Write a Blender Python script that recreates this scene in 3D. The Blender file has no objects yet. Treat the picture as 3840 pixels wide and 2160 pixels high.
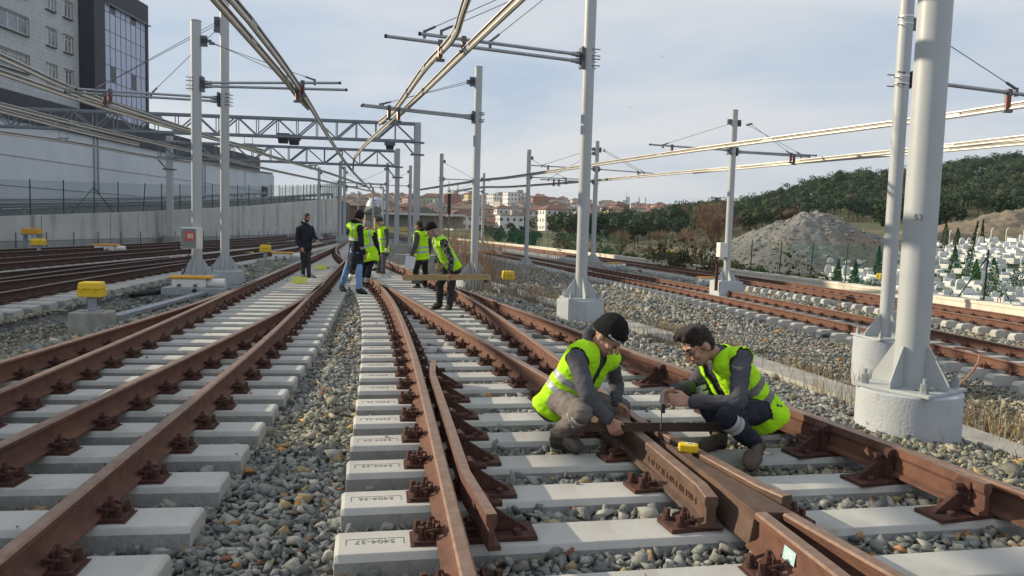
import bpy, bmesh, math, random
import numpy as np
from mathutils import Vector, Matrix, Quaternion, noise
random.seed(11); rng = np.random.default_rng(11)
S = bpy.context.scene
COL = S.collection
R = math.radians
# ------------------------------------------------------------------ camera
EYE = 1.56; FOC = 2885.0; TILT = R(4.54); ROLL = R(1.57)
FW = Vector((0, math.cos(TILT), -math.sin(TILT))); _rt = Vector((1, 0, 0)); _up = _rt.cross(FW)
RT = _rt*math.cos(ROLL) + _up*math.sin(ROLL); UP = -_rt*math.sin(ROLL) + _up*math.cos(ROLL)
cd = bpy.data.cameras.new("camera"); cam = bpy.data.objects.new("camera", cd); COL.objects.link(cam)
cd.sensor_width = 36; cd.lens = FOC/3840*36; cd.clip_end = 9000; cd.clip_start = 0.05
M = Matrix((RT, UP, -FW)).transposed().to_4x4(); M.translation = (0, 0, EYE)
cam.matrix_world = M
S.camera = cam
# ------------------------------------------------------------------ world, sun, exposure
SUN_AZ, SUN_EL = R(-72), R(21.5)
w = bpy.data.worlds.new("World"); S.world = w; w.use_nodes = True
nt = w.node_tree; nt.nodes.clear()
def N(t, **k):
    n = nt.nodes.new(t)
    for a, b in k.items(): setattr(n, a, b)
    return n
out = N('ShaderNodeOutputWorld'); bg = N('ShaderNodeBackground'); sky = N('ShaderNodeTexSky')
sky.sky_type = 'NISHITA'; sky.sun_disc = False; sky.sun_elevation = SUN_EL; sky.sun_rotation = SUN_AZ
sky.air_density = 1.0; sky.dust_density = 2.0
bg.inputs['Strength'].default_value = 0.10
tc = N('ShaderNodeTexCoord'); mp = N('ShaderNodeMapping'); mp.inputs['Scale'].default_value = (1.6, 1.6, 7.0)
mp.inputs['Rotation'].default_value = (0.12, -0.10, 0.3)
nz = N('ShaderNodeTexNoise'); nz.inputs['Scale'].default_value = 1.35; nz.inputs['Detail'].default_value = 7; nz.inputs['Roughness'].default_value = 0.5
nz.inputs['Distortion'].default_value = 0.35
cr = N('ShaderNodeValToRGB'); cr.color_ramp.elements[0].position = 0.36; cr.color_ramp.elements[1].position = 0.60
cr.color_ramp.elements[0].color = (3.95, 4.85, 6.05, 1); cr.color_ramp.elements[1].color = (6.15, 6.35, 6.65, 1)
mx = N('ShaderNodeMix', data_type='RGBA'); mx.inputs['Factor'].default_value = 0.88
L = nt.links.new
L(tc.outputs['Generated'], mp.inputs['Vector']); L(mp.outputs[0], nz.inputs['Vector']); L(nz.outputs['Fac'], cr.inputs['Fac'])
L(sky.outputs[0], mx.inputs['A']); L(cr.outputs[0], mx.inputs['B']); L(mx.outputs['Result'], bg.inputs['Color']); L(bg.outputs[0], out.inputs[0])
sl = bpy.data.lights.new("sun", 'SUN'); sl.energy = 4.5; sl.angle = R(0.6); sl.color = (1.0, 0.87, 0.65)
sun = bpy.data.objects.new("sun", sl); COL.objects.link(sun)
SD = Vector((math.sin(SUN_AZ)*math.cos(SUN_EL), math.cos(SUN_AZ)*math.cos(SUN_EL), math.sin(SUN_EL)))
sun.rotation_euler = SD.to_track_quat('Z', 'Y').to_euler(); sun.location = SD*200
S.view_settings.view_transform = 'Standard'; S.view_settings.look = 'None'; S.view_settings.gamma = 1; S.view_settings.exposure = 0.30
# ------------------------------------------------------------------ survey helpers (photo measurements -> places)
def ray(x, y): return FW + RT*((x-1920)/FOC) + UP*((1080-y)/FOC)
def G(x, y, z=0.0):
    d = ray(x, y); k = (z-EYE)/d.z; return Vector((d.x*k, d.y*k, z))
def at(x, y, Y):
    d = ray(x, y); k = Y/d.y; return Vector((d.x*k, Y, EYE+d.z*k))
def onx(x, y, X):
    d = ray(x, y); k = X/d.x; return Vector((X, d.y*k, EYE+d.z*k))
def proj(p):
    d = Vector(p)-Vector((0, 0, EYE)); k = d.dot(FW); return 1920+FOC*d.dot(RT)/k, 1080-FOC*d.dot(UP)/k
def along(p, d, x, y):          # point on the vertical plane through p with heading d that the photo shows at (x, y)
    r = ray(x, y); n = Vector((-d.y, d.x, 0)); k = n.dot(Vector((p.x, p.y, 0)))/n.dot(r)
    return Vector((r.x*k, r.y*k, EYE+r.z*k))
# ------------------------------------------------------------------ materials
def mat(name, col, col2=None, rough=.8, metal=0., scale=6., bump=0., bscale=80., spec=.4, detail=5, stretch=(1, 1, 1), ramp=(.35, .65), rand=0., attr=None, coat=0):
    m = bpy.data.materials.new(name); m.use_nodes = True; t = m.node_tree; p = t.nodes['Principled BSDF']
    p.inputs['Roughness'].default_value = rough; p.inputs['Metallic'].default_value = metal; p.inputs['Specular IOR Level'].default_value = spec
    if coat: p.inputs['Coat Weight'].default_value = coat
    c = t.nodes.new('ShaderNodeTexCoord'); mp = t.nodes.new('ShaderNodeMapping'); mp.inputs['Scale'].default_value = stretch
    t.links.new(c.outputs['Object'], mp.inputs[0])
    n = t.nodes.new('ShaderNodeTexNoise'); n.inputs['Scale'].default_value = scale; n.inputs['Detail'].default_value = detail; n.inputs['Roughness'].default_value = .6
    t.links.new(mp.outputs[0], n.inputs['Vector'])
    rp = t.nodes.new('ShaderNodeValToRGB'); rp.color_ramp.elements[0].position = ramp[0]; rp.color_ramp.elements[1].position = ramp[1]
    col2 = col2 or tuple(x*.72 for x in col)
    rp.color_ramp.elements[0].color = (*col, 1); rp.color_ramp.elements[1].color = (*col2, 1)
    t.links.new(n.outputs['Fac'], rp.inputs[0]); last = rp.outputs[0]
    if attr:
        a = t.nodes.new('ShaderNodeAttribute'); a.attribute_name = attr
        q = t.nodes.new('ShaderNodeMix'); q.data_type = 'RGBA'; q.blend_type = 'MULTIPLY'; q.inputs['Factor'].default_value = 1
        t.links.new(last, q.inputs['A']); t.links.new(a.outputs['Color'], q.inputs['B']); last = q.outputs['Result']
    if rand:
        oi = t.nodes.new('ShaderNodeObjectInfo'); h = t.nodes.new('ShaderNodeHueSaturation'); mr = t.nodes.new('ShaderNodeMapRange')
        mr.inputs['To Min'].default_value = 1-rand; mr.inputs['To Max'].default_value = 1+rand
        t.links.new(oi.outputs['Random'], mr.inputs['Value']); t.links.new(mr.outputs[0], h.inputs['Value']); t.links.new(last, h.inputs['Color']); last = h.outputs[0]
    t.links.new(last, p.inputs['Base Color'])
    if bump:
        n2 = t.nodes.new('ShaderNodeTexNoise'); n2.inputs['Scale'].default_value = bscale; n2.inputs['Detail'].default_value = 4
        t.links.new(mp.outputs[0], n2.inputs['Vector'])
        b = t.nodes.new('ShaderNodeBump'); b.inputs['Strength'].default_value = min(1, bump); b.inputs['Distance'].default_value = .02*max(1, bump)
        t.links.new(n2.outputs['Fac'], b.inputs['Height']); t.links.new(b.outputs[0], p.inputs['Normal'])
    return m
def add_stains(m, col, scale, stretch, lo=.5, hi=.75, amount=.8):       # streaks and blotches with a shape of their own
    t = m.node_tree; p = t.nodes['Principled BSDF']; src = p.inputs['Base Color'].links[0].from_socket
    c = t.nodes.new('ShaderNodeTexCoord'); mp = t.nodes.new('ShaderNodeMapping'); mp.inputs['Scale'].default_value = stretch
    t.links.new(c.outputs['Object'], mp.inputs[0]); n = t.nodes.new('ShaderNodeTexNoise'); n.inputs['Scale'].default_value = scale; n.inputs['Detail'].default_value = 6
    t.links.new(mp.outputs[0], n.inputs['Vector'])
    mr = t.nodes.new('ShaderNodeMapRange'); mr.inputs['From Min'].default_value = lo; mr.inputs['From Max'].default_value = hi; mr.inputs['To Max'].default_value = amount
    t.links.new(n.outputs['Fac'], mr.inputs[0])
    q = t.nodes.new('ShaderNodeMix'); q.data_type = 'RGBA'; t.links.new(mr.outputs[0], q.inputs['Factor']); t.links.new(src, q.inputs['A']); q.inputs['B'].default_value = (*col, 1)
    t.links.new(q.outputs['Result'], p.inputs['Base Color']); return m
MT = {}
MT['sleeper'] = add_stains(mat('sleeper_concrete', (.50, .49, .45), (.42, .41, .38), .9, scale=3, bump=.25, bscale=120, rand=.07), (.20, .19, .17), 2.2, (1, 1, 1), .60, .80, .45); add_stains(MT['sleeper'], (.27, .19, .13), 1.5, (2.2, 1, 1), .60, .80, .55)
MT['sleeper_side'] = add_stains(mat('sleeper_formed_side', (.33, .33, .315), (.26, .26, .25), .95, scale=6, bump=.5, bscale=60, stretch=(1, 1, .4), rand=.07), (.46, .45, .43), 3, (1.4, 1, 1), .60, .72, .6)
MT['concrete'] = add_stains(mat('rough_concrete', (.40, .385, .34), (.30, .29, .26), .95, scale=4, bump=.6, bscale=40), (.14, .13, .11), 3, (1, 1, .4), .55, .8, .6)
MT['wall'] = add_stains(add_stains(mat('retaining_concrete', (.56, .55, .51), (.48, .47, .44), .95, scale=.6, bump=.2, bscale=12), (.19, .165, .13), 1.0, (1.1, 1.1, .10), .54, .72, .75), (.64, .63, .6), 1.3, (.6, .6, .3), .55, .75, .4)
MT['parapet'] = add_stains(mat('parapet_concrete', (.72, .66, .55), (.64, .59, .49), .95, scale=.8, bump=.2, bscale=12), (.25, .21, .16), 1.4, (1, 1, .3), .58, .8, .5)
MT['rust'] = add_stains(mat('rail_rust', (.165, .076, .050), (.105, .049, .035), .85, scale=9, bump=.35, bscale=160, stretch=(1, 1, 1)), (.205, .10, .055), 5, (1, .25, 1), .52, .72, .7)
MT['rustold'] = mat('rail_rust_old_shaded', (.075, .038, .030), (.05, .027, .022), .85, scale=9, bump=.3, bscale=160)  # left rails: older rust, with the building's shade also put into the colour
MT['treadold'] = mat('rail_tread_old_shaded', (.20, .15, .13), (.14, .10, .088), .5, metal=.3, scale=14)
MT['tread'] = add_stains(mat('rail_tread', (.29, .195, .145), (.21, .13, .092), .5, metal=.35, scale=14, bump=.12, bscale=120), (.20, .10, .06), 18, (1, .5, 1), .5, .7, .6)
MT['rustdark'] = mat('rust_dark', (.105, .045, .030), (.055, .025, .02), .85, scale=25, bump=.5, bscale=150)
MT['frog'] = add_stains(mat('cast_manganese', (.135, .085, .062), (.095, .058, .042), .7, metal=.2, scale=10, bump=.3, bscale=200), (.30, .14, .055), 5, (1, .3, 1), .55, .75, .6)
MT['mast'] = add_stains(mat('mast_paint', (.43, .45, .455), (.40, .42, .425), .45, scale=2.5, bump=.03, bscale=30, spec=.5), (.37, .36, .33), 5, (2, 2, .5), .66, .82, .35)
MT['footing'] = add_stains(add_stains(mat('footing_paint', (.47, .50, .53), (.41, .435, .46), .7, scale=3, bump=.3, bscale=40), (.32, .17, .08), 3.5, (1.5, 1.5, .5), .62, .72, .7), (.30, .29, .27), 9, (1, 1, .6), .6, .75, .5)
MT['galv'] = mat('galvanised', (.40, .42, .44), (.30, .32, .34), .5, metal=.5, scale=15, bump=.1)
MT['gantry'] = mat('gantry_steel', (.24, .265, .29), (.19, .21, .235), .6, metal=.25, scale=4)
MT['alu'] = mat('aluminium_bar', (.74, .71, .64), (.60, .57, .51), .42, metal=.55, scale=5, stretch=(1, .1, 1))
MT['alu_shade'] = mat('aluminium_recess_shade', (.27, .25, .23), (.18, .17, .155), .55, metal=.4, scale=5)  # shade of the bar's recesses and underside, put into a darker colour
MT['black'] = mat('black_rubber', (.018, .018, .02), (.03, .03, .032), .6, scale=10)
MT['steel_dark'] = mat('bracket_steel', (.10, .105, .11), (.16, .165, .17), .55, metal=.4, scale=20)
MT['insul'] = mat('insulator_red', (.20, .045, .03), (.14, .03, .025), .35, scale=10)
MT['yellow'] = mat('yellow_plastic', (.82, .56, .015), (.74, .50, .012), .4, scale=5, spec=.5)
MT['orange'] = mat('orange_lid', (.78, .38, .03), (.70, .33, .03), .5, scale=6)
MT['white'] = mat('white_paint', (.74, .72, .66), (.66, .64, .58), .5, scale=6)
MT['ylboard'] = mat('board_yellow', (.72, .76, .05), (.66, .70, .05), .5, scale=6)
MT['letter'] = mat('board_letters', (.85, .88, .62), (.8, .83, .6), .5)
MT['green'] = mat('green_post', (.012, .085, .055), (.010, .06, .04), .45, scale=8)
MT['wire'] = mat('stay_wire', (.16, .16, .16), (.12, .12, .12), .5, metal=.5)
MT['asphalt'] = mat('asphalt', (.13, .13, .13), (.10, .10, .10), .95, scale=4, bump=.3)
MT['stone'] = mat('ballast_stone', (1.06, 1.06, 1.06), (.82, .82, .82), .92, scale=40, bump=.5, bscale=150, attr='tint')
MT['stamp'] = mat('stamped_shadow', (.20, .195, .18), None, .95)
MT['wood'] = mat('plank_wood', (.45, .32, .15), (.36, .25, .11), .75, scale=4, stretch=(1, 8, 8))
# ------------------------------------------------------------------ mesh builder
def unit(v): v = Vector(v); return v.normalized()
class MB:
    def __init__(s): s.v = []; s.f = []; s.m = []
    def add(s, vs, fs, m=0):
        o = len(s.v); s.v.extend([tuple(p) for p in vs]); s.f.extend([tuple(i+o for i in f) for f in fs]); s.m.extend([m]*len(fs)); return s
    def box(s, c, size, rot=None, m=0, taper=1.0):
        c = Vector(c); x, y, z = (q/2 for q in size); vs = []
        for dz in (-1, 1):
            k = taper if dz > 0 else 1
            for dx, dy in ((-1, -1), (1, -1), (1, 1), (-1, 1)):
                p = Vector((dx*x*k, dy*y*k, dz*z)); vs.append(c+(rot @ p if rot is not None else p))
        return s.add(vs, [(3, 2, 1, 0), (4, 5, 6, 7), (0, 1, 5, 4), (1, 2, 6, 5), (2, 3, 7, 6), (3, 0, 4, 7)], m)
    def cyl(s, p0, p1, r0, r1=None, n=12, m=0, caps=True):
        p0 = Vector(p0); p1 = Vector(p1); r1 = r0 if r1 is None else r1; d = (p1-p0).normalized()
        a = d.orthogonal().normalized(); b = d.cross(a); vs = []
        for p, r in ((p0, r0), (p1, r1)):
            for i in range(n):
                t = 2*math.pi*i/n; vs.append(p+(a*math.cos(t)+b*math.sin(t))*r)
        fs = [(i, (i+1) % n, n+(i+1) % n, n+i) for i in range(n)]
        if caps: fs += [tuple(range(n))[::-1], tuple(range(n, 2*n))]
        return s.add(vs, fs, m)
    def tube(s, path, r, n=8, m=0, closed=False):
        path = [Vector(p) for p in path]; vs = []; k = len(path); ref = None
        for i, p in enumerate(path):
            t = (path[(i+1) % k if closed else min(i+1, k-1)]-path[(i-1) % k if closed else max(i-1, 0)]).normalized()
            if ref is None: ref = t.orthogonal().normalized()
            ref = (ref-t*ref.dot(t)).normalized(); b = t.cross(ref); rr = r[i] if hasattr(r, '__len__') else r
            vs += [p+(ref*math.cos(2*math.pi*j/n)+b*math.sin(2*math.pi*j/n))*rr for j in range(n)]
        fs = []
        for i in range(k if closed else k-1):
            for j in range(n):
                a = i*n+j; b2 = i*n+(j+1) % n; c = ((i+1) % k)*n; fs.append((a, b2, c+(j+1) % n, c+j))
        if not closed: fs += [tuple(range(n))[::-1], tuple(range((k-1)*n, k*n))]
        return s.add(vs, fs, m)
    def sweep(s, path, prof, segm=None):        # profile (x, z) swept along a path that stays level
        k = len(path); n = len(prof); vs = []
        for i, p in enumerate(path):
            t = Vector(path[min(i+1, k-1)])-Vector(path[max(i-1, 0)]); t.z = 0; t.normalize(); rx = Vector((t.y, -t.x, 0))
            vs += [Vector(p)+rx*a+Vector((0, 0, b)) for a, b in prof]
        o = len(s.v); s.v.extend([tuple(p) for p in vs])
        for i in range(k-1):
            for j in range(n):
                a = o+i*n+j; b = o+i*n+(j+1) % n; s.f.append((a, b, b+n, a+n)); s.m.append(segm[j] if segm else 0)
        s.f.append(tuple(range(o, o+n))[::-1]); s.m.append(segm[0] if segm else 0)
        s.f.append(tuple(range(o+(k-1)*n, o+k*n))); s.m.append(segm[0] if segm else 0); return s
    def prism(s, poly, ex, m=0):                # polygon (3-D points) extruded by ex
        ex = Vector(ex); poly = [Vector(p) for p in poly]; n = len(poly)
        return s.add(poly+[p+ex for p in poly], [tuple(range(n))[::-1], tuple(range(n, 2*n))]+[(i, (i+1) % n, n+(i+1) % n, n+i) for i in range(n)], m)
    def mesh(s, name, mats, smooth=False):
        me = bpy.data.meshes.new(name); me.from_pydata(s.v, [], s.f)
        for q in (mats if isinstance(mats, (list, tuple)) else [mats]): me.materials.append(q)
        if any(s.m): me.polygons.foreach_set('material_index', s.m)
        bm = bmesh.new(); bm.from_mesh(me); bmesh.ops.recalc_face_normals(bm, faces=bm.faces); bm.to_mesh(me); bm.free()
        if smooth: me.polygons.foreach_set('use_smooth', [True]*len(me.polygons)); me.set_sharp_from_angle(angle=R(38))
        me.update(); return me
    def build(s, name, mats, parent=None, smooth=False, bev=0): return put(name, s.mesh(name, mats, smooth), parent, bev)
def put(name, me, parent=None, bev=0, loc=None, rot=None):
    o = bpy.data.objects.new(name, me); COL.objects.link(o)
    if parent is not None: o.parent = parent
    if loc is not None: o.location = loc
    if rot is not None: o.rotation_euler = rot
    if bev:
        b = o.modifiers.new('bevel', 'BEVEL'); b.width = bev; b.segments = 2; b.limit_method = 'ANGLE'; b.angle_limit = R(50)
    return o
def tag(o, label=None, cat=None, group=None, kind=None):
    if label: o['label'] = label
    if cat: o['category'] = cat
    if group: o['group'] = group
    if kind: o['kind'] = kind
    return o
def thing(name, label, cat, loc=(0, 0, 0), rz=0, group=None):
    o = bpy.data.objects.new(name, None); COL.objects.link(o); o.location = loc; o.rotation_euler = (0, 0, rz); o.empty_display_size = .1
    return tag(o, label, cat, group)
def copy_tree(o, parent=None):
    c = o.copy(); COL.objects.link(c)
    if parent is not None: c.parent = parent
    for ch in list(o.children): copy_tree(ch, c)
    return c
_FC = {}
def text_mesh(txt, size, depth=.002, mt=None):
    cu = bpy.data.curves.new('t', 'FONT'); cu.body = txt; cu.size = size; cu.extrude = depth; cu.align_x = 'CENTER'; cu.align_y = 'CENTER'
    o = bpy.data.objects.new('t', cu); COL.objects.link(o); dg = bpy.context.evaluated_depsgraph_get(); dg.update()
    me = bpy.data.meshes.new_from_object(o.evaluated_get(dg)); bpy.data.objects.remove(o); bpy.data.curves.remove(cu)
    me.materials.clear(); me.materials.append(mt or MT['letter']); return me
def fast_mesh(name, V, F, mats, cols=None, smooth=False, attr='tint'):       # V (n,3), F (m,3|4) numpy
    me = bpy.data.meshes.new(name); V = np.asarray(V, np.float32); F = np.asarray(F, np.int32); k = F.shape[1]
    me.vertices.add(len(V)); me.vertices.foreach_set('co', V.ravel()); me.loops.add(F.size); me.loops.foreach_set('vertex_index', F.ravel())
    me.polygons.add(len(F)); me.polygons.foreach_set('loop_start', np.arange(0, F.size, k, dtype=np.int32)); me.polygons.foreach_set('loop_total', np.full(len(F), k, np.int32))
    for q in (mats if isinstance(mats, (list, tuple)) else [mats]): me.materials.append(q)
    me.update(calc_edges=True)
    if cols is not None:
        a = me.attributes.new(attr, 'FLOAT_COLOR', 'POINT'); C = np.ones((len(V), 4), np.float32); C[:, :3] = cols; a.data.foreach_set('color', C.ravel())
    if smooth: me.polygons.foreach_set('use_smooth', np.ones(len(F), bool))
    return me
# ------------------------------------------------------------------ track alignments: x as a function of y
YG = np.arange(-6, 181, .25)
def align(pts, smooth=2.0):
    p = np.array(pts, float); x = np.interp(YG, p[:, 0], p[:, 1])
    s0 = (p[1, 1]-p[0, 1])/(p[1, 0]-p[0, 0]); lo = YG < p[0, 0]; x[lo] = p[0, 1]+(YG[lo]-p[0, 0])*s0
    s1 = (p[-1, 1]-p[-2, 1])/(p[-1, 0]-p[-2, 0]); hi = YG > p[-1, 0]; x[hi] = p[-1, 1]+(YG[hi]-p[-1, 0])*s1
    k = int(smooth/.25)*2+1
    for _ in range(2):
        q = np.concatenate([x[0]-(x[1]-x[0])*np.arange(k//2, 0, -1), x, x[-1]+(x[-1]-x[-2])*np.arange(1, k//2+1)]); x = np.convolve(q, np.ones(k)/k, 'valid')
    return x
def off(x, d): return x + d*np.sqrt(1+np.gradient(x, .25)**2)
r1 = align([(-3, .86), (0, .36), (2.92, -.14), (5.01, -.49), (6.4, -.72), (8.48, -1.08), (11.18, -1.6), (14.18, -2.22), (16.31, -2.72), (20.75, -3.93), (24, -4.93), (28.1, -6.15), (32.5, -7.4), (37.7, -8.7), (43.1, -9.88), (51, -11.25)])
r4 = align([(-3, 5.085), (20, -2.16), (28, -4.64), (33, -6.1), (38, -7.4), (44, -8.5), (51, -9.72), (70, -13.4), (100, -21), (140, -32.5)])
r2 = 2.562-.315*YG; r3 = off(r1, 1.507)
R1 = align([(-3, -4.1), (3, -4.45), (7, -4.70), (11, -4.97), (14, -5.27), (17.4, -5.8), (20, -6.22), (24.7, -6.98), (42.1, -9.78), (51, -11.25), (70, -14.9), (100, -22.5), (140, -34)])
R4 = align([(-3, -1.2), (2.98, -2.02), (4.83, -2.28), (8.19, -2.73), (10.56, -3.12), (15.95, -4.05), (23.9, -5.42), (28, -6.1), (36, -7.3), (44, -8.5), (52, -9.9)])
R2 = off(R4, -1.507); R3 = off(R1, 1.52)
L1 = align([(5, -7.9), (13.1, -8.8), (16.9, -9.35), (22.5, -9.95), (27.5, -10.2), (38.4, -11.0), (48, -12.0), (60, -13.6)])
L3 = off(L1, -1.507); L2 = align([(5, -9.9), (15, -10.2), (20, -10.42), (24, -10.5), (28, -10.6)]); L4 = off(L2, -1.507)
L5 = align([(5, -13.0), (20.7, -13.95), (31.8, -14.3), (52, -14.9), (76, -18.2), (100, -24)]); L7 = off(L5, -1.507)
L8 = align([(5, -18.0), (28, -17.9), (38, -17.6), (48, -17.8), (70, -19.6), (100, -25.6)]); L9 = off(L8, -1.507)
ta = align([(0, 9.25), (6, 9.05), (12.7, 8.66), (18, 8.0), (22.2, 7.28), (31.2, 5.4), (38.9, 3.4), (55, -.4), (75, -5.6), (100, -13.4), (140, -27)], 4); tb = off(ta, 1.507)
tcc = align([(0, 14.0), (8, 13.7), (18.8, 12.75), (23.2, 12.2), (26, 11.8), (31, 10.9), (36.5, 9.8), (44, 8.1), (56.6, 5.3), (75, .8), (100, -6.5), (140, -19)], 4); td = off(tcc, 1.507)
rw = off(td, 1.75)
X = lambda a, y: np.interp(y, YG, a)
ZT = -.69                                           # sleeper tops of the two lower tracks on the right
HEAD = .192
# ------------------------------------------------------------------ terrain
PXC = np.array([-6000, 900, 1350, 1700, 2270, 2700, 3200, 3840, 5200, 9000.])
YR = np.array([15, 50, 100, 130, 200, 330, 500, 900, 1600, 4000.])
HT = np.array([[-.8, -.8, -.5, 0, 0, 1, 4, 12, 20, 20], [-.8, -.8, -.5, 0, 0, 1, 5, 18, 25, 25], [-.8, -.8, -.5, 0, 0, 0, 5, 31, 37, 30], [-.9, -1, -1, -.8, -.3, -.2, 5.5, 34, 41, 30], [-.9, -1.2, -2, -2, -1, .5, 4, 22, 30, 25],
               [-1, -2.8, -2.6, -1.5, 1.5, 9, 12, 12, 10, 10], [-1, -3.2, -.5, 1.4, 5.2, 23, 26, 20, 15, 10], [-1, -3.4, .75, 4.4, 8, 33, 38, 30, 20, 10], [-1, -3, 0, 6, 12, 40, 45, 40, 30, 10], [-1, -2, 1, 6, 12, 40, 45, 40, 30, 10]])
def far_h(x, y):
    yy = np.maximum(y, 15.); px = np.clip(1920+FOC*x/yy, PXC[0], PXC[-1]); i = np.clip(np.searchsorted(PXC, px)-1, 0, len(PXC)-2); t = (px-PXC[i])/(PXC[i+1]-PXC[i])
    yc = np.clip(yy, YR[0], YR[-1]); j = np.clip(np.searchsorted(YR, yc)-1, 0, len(YR)-2); u = (yc-YR[j])/(YR[j+1]-YR[j]); u = u*u*(3-2*u)*.5+u*.5; t = t*t*(3-2*t)
    return (HT[i, j]*(1-t)+HT[i+1, j]*t)*(1-u)+(HT[i, j+1]*(1-t)+HT[i+1, j+1]*t)*u
def ground_h(x, y):
    x = np.asarray(x, float); y = np.asarray(y, float)
    u = x-X(R1, y); h = np.where(x > -1e9, -.125, 0)
    lt = x-X(L1, y)
    dip = -.26*np.exp(-((u+2.1)/.75)**2)*(lt > .9)*np.clip((26-y)/8, 0, 1); h = h+dip
    v = x-X(r4, y); a = X(ta, y)-x
    hr = np.interp(v, [.9, 1.9, 2.6, 3.9, 5.2, 60], [-.125, -.20, -.50, -.54, -.92, -.92]); hr = np.maximum(hr, np.where(a < 2.6, -.87-.12*np.clip((a-1.1)/1.5, 0, 1), -9))
    hr = np.where(a < 1.1, -.87, hr); h = np.where(v > .9, hr, h)
    inr = (x > X(r1, y)+.1) & (x < X(r4, y)-.05) & (y < 16); h = np.where(inr, -.068, h)
    mid = x-(X(R4, y)+.7); mid2 = X(r1, y)-.7-x
    h = np.where((mid > 0) & (mid2 > 0), h+.03*np.sin(np.clip(mid/(mid+mid2+1e-6), 0, 1)*math.pi), h)
    t = x-X(rw, y)-.25; k = np.clip(t/6, 0, 1); h = np.where(t > 0, (-.85)*(1-k)+far_h(x, y)*k, h)
    f = np.clip((y-95)/35, 0, 1); h = h*(1-f)+far_h(x, y)*f
    return h
def gz(x, y): return float(ground_h(np.array([x]), np.array([y]))[0])
def grow(a, b, n, p=1.9): return [a+(b-a)*(i/n)**p for i in range(1, n+1)]
gx = sorted(grow(-26, -3200, 34, 2.6)+list(np.arange(-26, 20.1, .4))+grow(20, 3200, 60, 2.5)); gy = list(np.arange(-6, 60, .6))+grow(60, 4200, 90, 2.3)
GX, GY = np.meshgrid(np.array(gx), np.array(gy)); GZ = ground_h(GX, GY)-.02
nf = np.clip((np.hypot(GX, GY)-70)/60, 0, 1)
nzv = np.array([noise.noise(Vector((a*.06, b*.06, 0)))+.5*noise.noise(Vector((a*.17, b*.17, 3))) for a, b in zip(GX.ravel(), GY.ravel())]).reshape(GX.shape)
GZ = GZ + nf*nzv*.9
nx, ny = len(gx), len(gy); idx = np.arange(nx*ny).reshape(ny, nx)
F = np.stack([idx[:-1, :-1], idx[:-1, 1:], idx[1:, 1:], idx[1:, :-1]], -1).reshape(-1, 4)
# what grows where: dark grit in the yard, grass and scrub beyond
yard = ((GX > -24) & (GX < np.interp(GY, YG, rw)+.3) & (GY < 120)).astype(float).ravel()
gm = bpy.data.materials.new('ground'); gm.use_nodes = True; t_ = gm.node_tree; pb = t_.nodes['Principled BSDF']; pb.inputs['Roughness'].default_value = .95
def _n(t): return t_.nodes.new(t)
tcn = _n('ShaderNodeTexCoord'); a1 = _n('ShaderNodeTexNoise'); a1.inputs['Scale'].default_value = .05; a1.inputs['Detail'].default_value = 8
a2 = _n('ShaderNodeTexVoronoi'); a2.inputs['Scale'].default_value = 22
t_.links.new(tcn.outputs['Object'], a1.inputs['Vector']); t_.links.new(tcn.outputs['Object'], a2.inputs['Vector'])
rpA = _n('ShaderNodeValToRGB'); rpA.color_ramp.elements[0].position = .38; rpA.color_ramp.elements[1].position = .62
rpA.color_ramp.elements[0].color = (.075, .085, .030, 1); rpA.color_ramp.elements[1].color = (.15, .125, .065, 1)
e3 = rpA.color_ramp.elements.new(.5); e3.color = (.095, .10, .038, 1)
rpB = _n('ShaderNodeValToRGB'); rpB.color_ramp.elements[0].color = (.045, .045, .045, 1); rpB.color_ramp.elements[1].color = (.20, .20, .185, 1); rpB.color_ramp.elements[1].position = .8
t_.links.new(a1.outputs['Fac'], rpA.inputs[0]); t_.links.new(a2.outputs['Color'], rpB.inputs[0])
at_ = _n('ShaderNodeAttribute'); at_.attribute_name = 'yard'; mxg = _n('ShaderNodeMix'); mxg.data_type = 'RGBA'
t_.links.new(at_.outputs['Color'], mxg.inputs['Factor']); t_.links.new(rpA.outputs[0], mxg.inputs['A']); t_.links.new(rpB.outputs[0], mxg.inputs['B']); t_.links.new(mxg.outputs['Result'], pb.inputs['Base Color'])
bpn = _n('ShaderNodeBump'); bpn.inputs['Distance'].default_value = .05; t_.links.new(a2.outputs['Distance'], bpn.inputs['Height']); t_.links.new(bpn.outputs[0], pb.inputs['Normal'])
gme = fast_mesh('ground', np.stack([GX.ravel(), GY.ravel(), GZ.ravel()], -1), F, gm, np.repeat(yard[:, None], 3, 1), True, 'yard')
tag(put('ground', gme), kind='structure')
# ------------------------------------------------------------------ rails
RP = [(-.075, 0), (.075, 0), (.075, .011), (.022, .030), (.0085, .048), (.0085, .125), (.034, .139), (.036, .162), (.026, .172), (-.026, .172), (-.036, .162), (-.034, .139), (-.0085, .125), (-.0085, .048), (-.022, .030), (-.075, .011)]
RS = [0]*8+[1, 1, 1]+[0]*5; RS = [0, 0, 0, 0, 0, 0, 0, 1, 1, 1, 0, 0, 0, 0, 0, 0]
def path(a, y0, y1, z, step=.5):
    ys = [y0]+[y for y in YG if y0 < y < y1 and (abs(y/step-round(y/step)) < 1e-6)]+[y1]; return [Vector((float(X(a, y)), y, z)) for y in ys]
def rail(a, y0, y1, label, z=.02, step=.5, group=None, old=''):
    return tag(MB().sweep(path(a, y0, y1, z, step), RP, RS).build('rail', [MT['rust'+old], MT['tread'+old]], smooth=True), label, 'rail', group)
rail(r1, -2, 46, 'rusty curved rail with a check rail alongside, left outer rail of the right turnout')
rail(r4, -2, 150, 'long straight rusty rail, right outer rail of the right turnout beside the masts')
rail(r2, 6.3, 20.1, 'inner rusty rail from the group of men down to the frog, left one of two')
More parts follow.
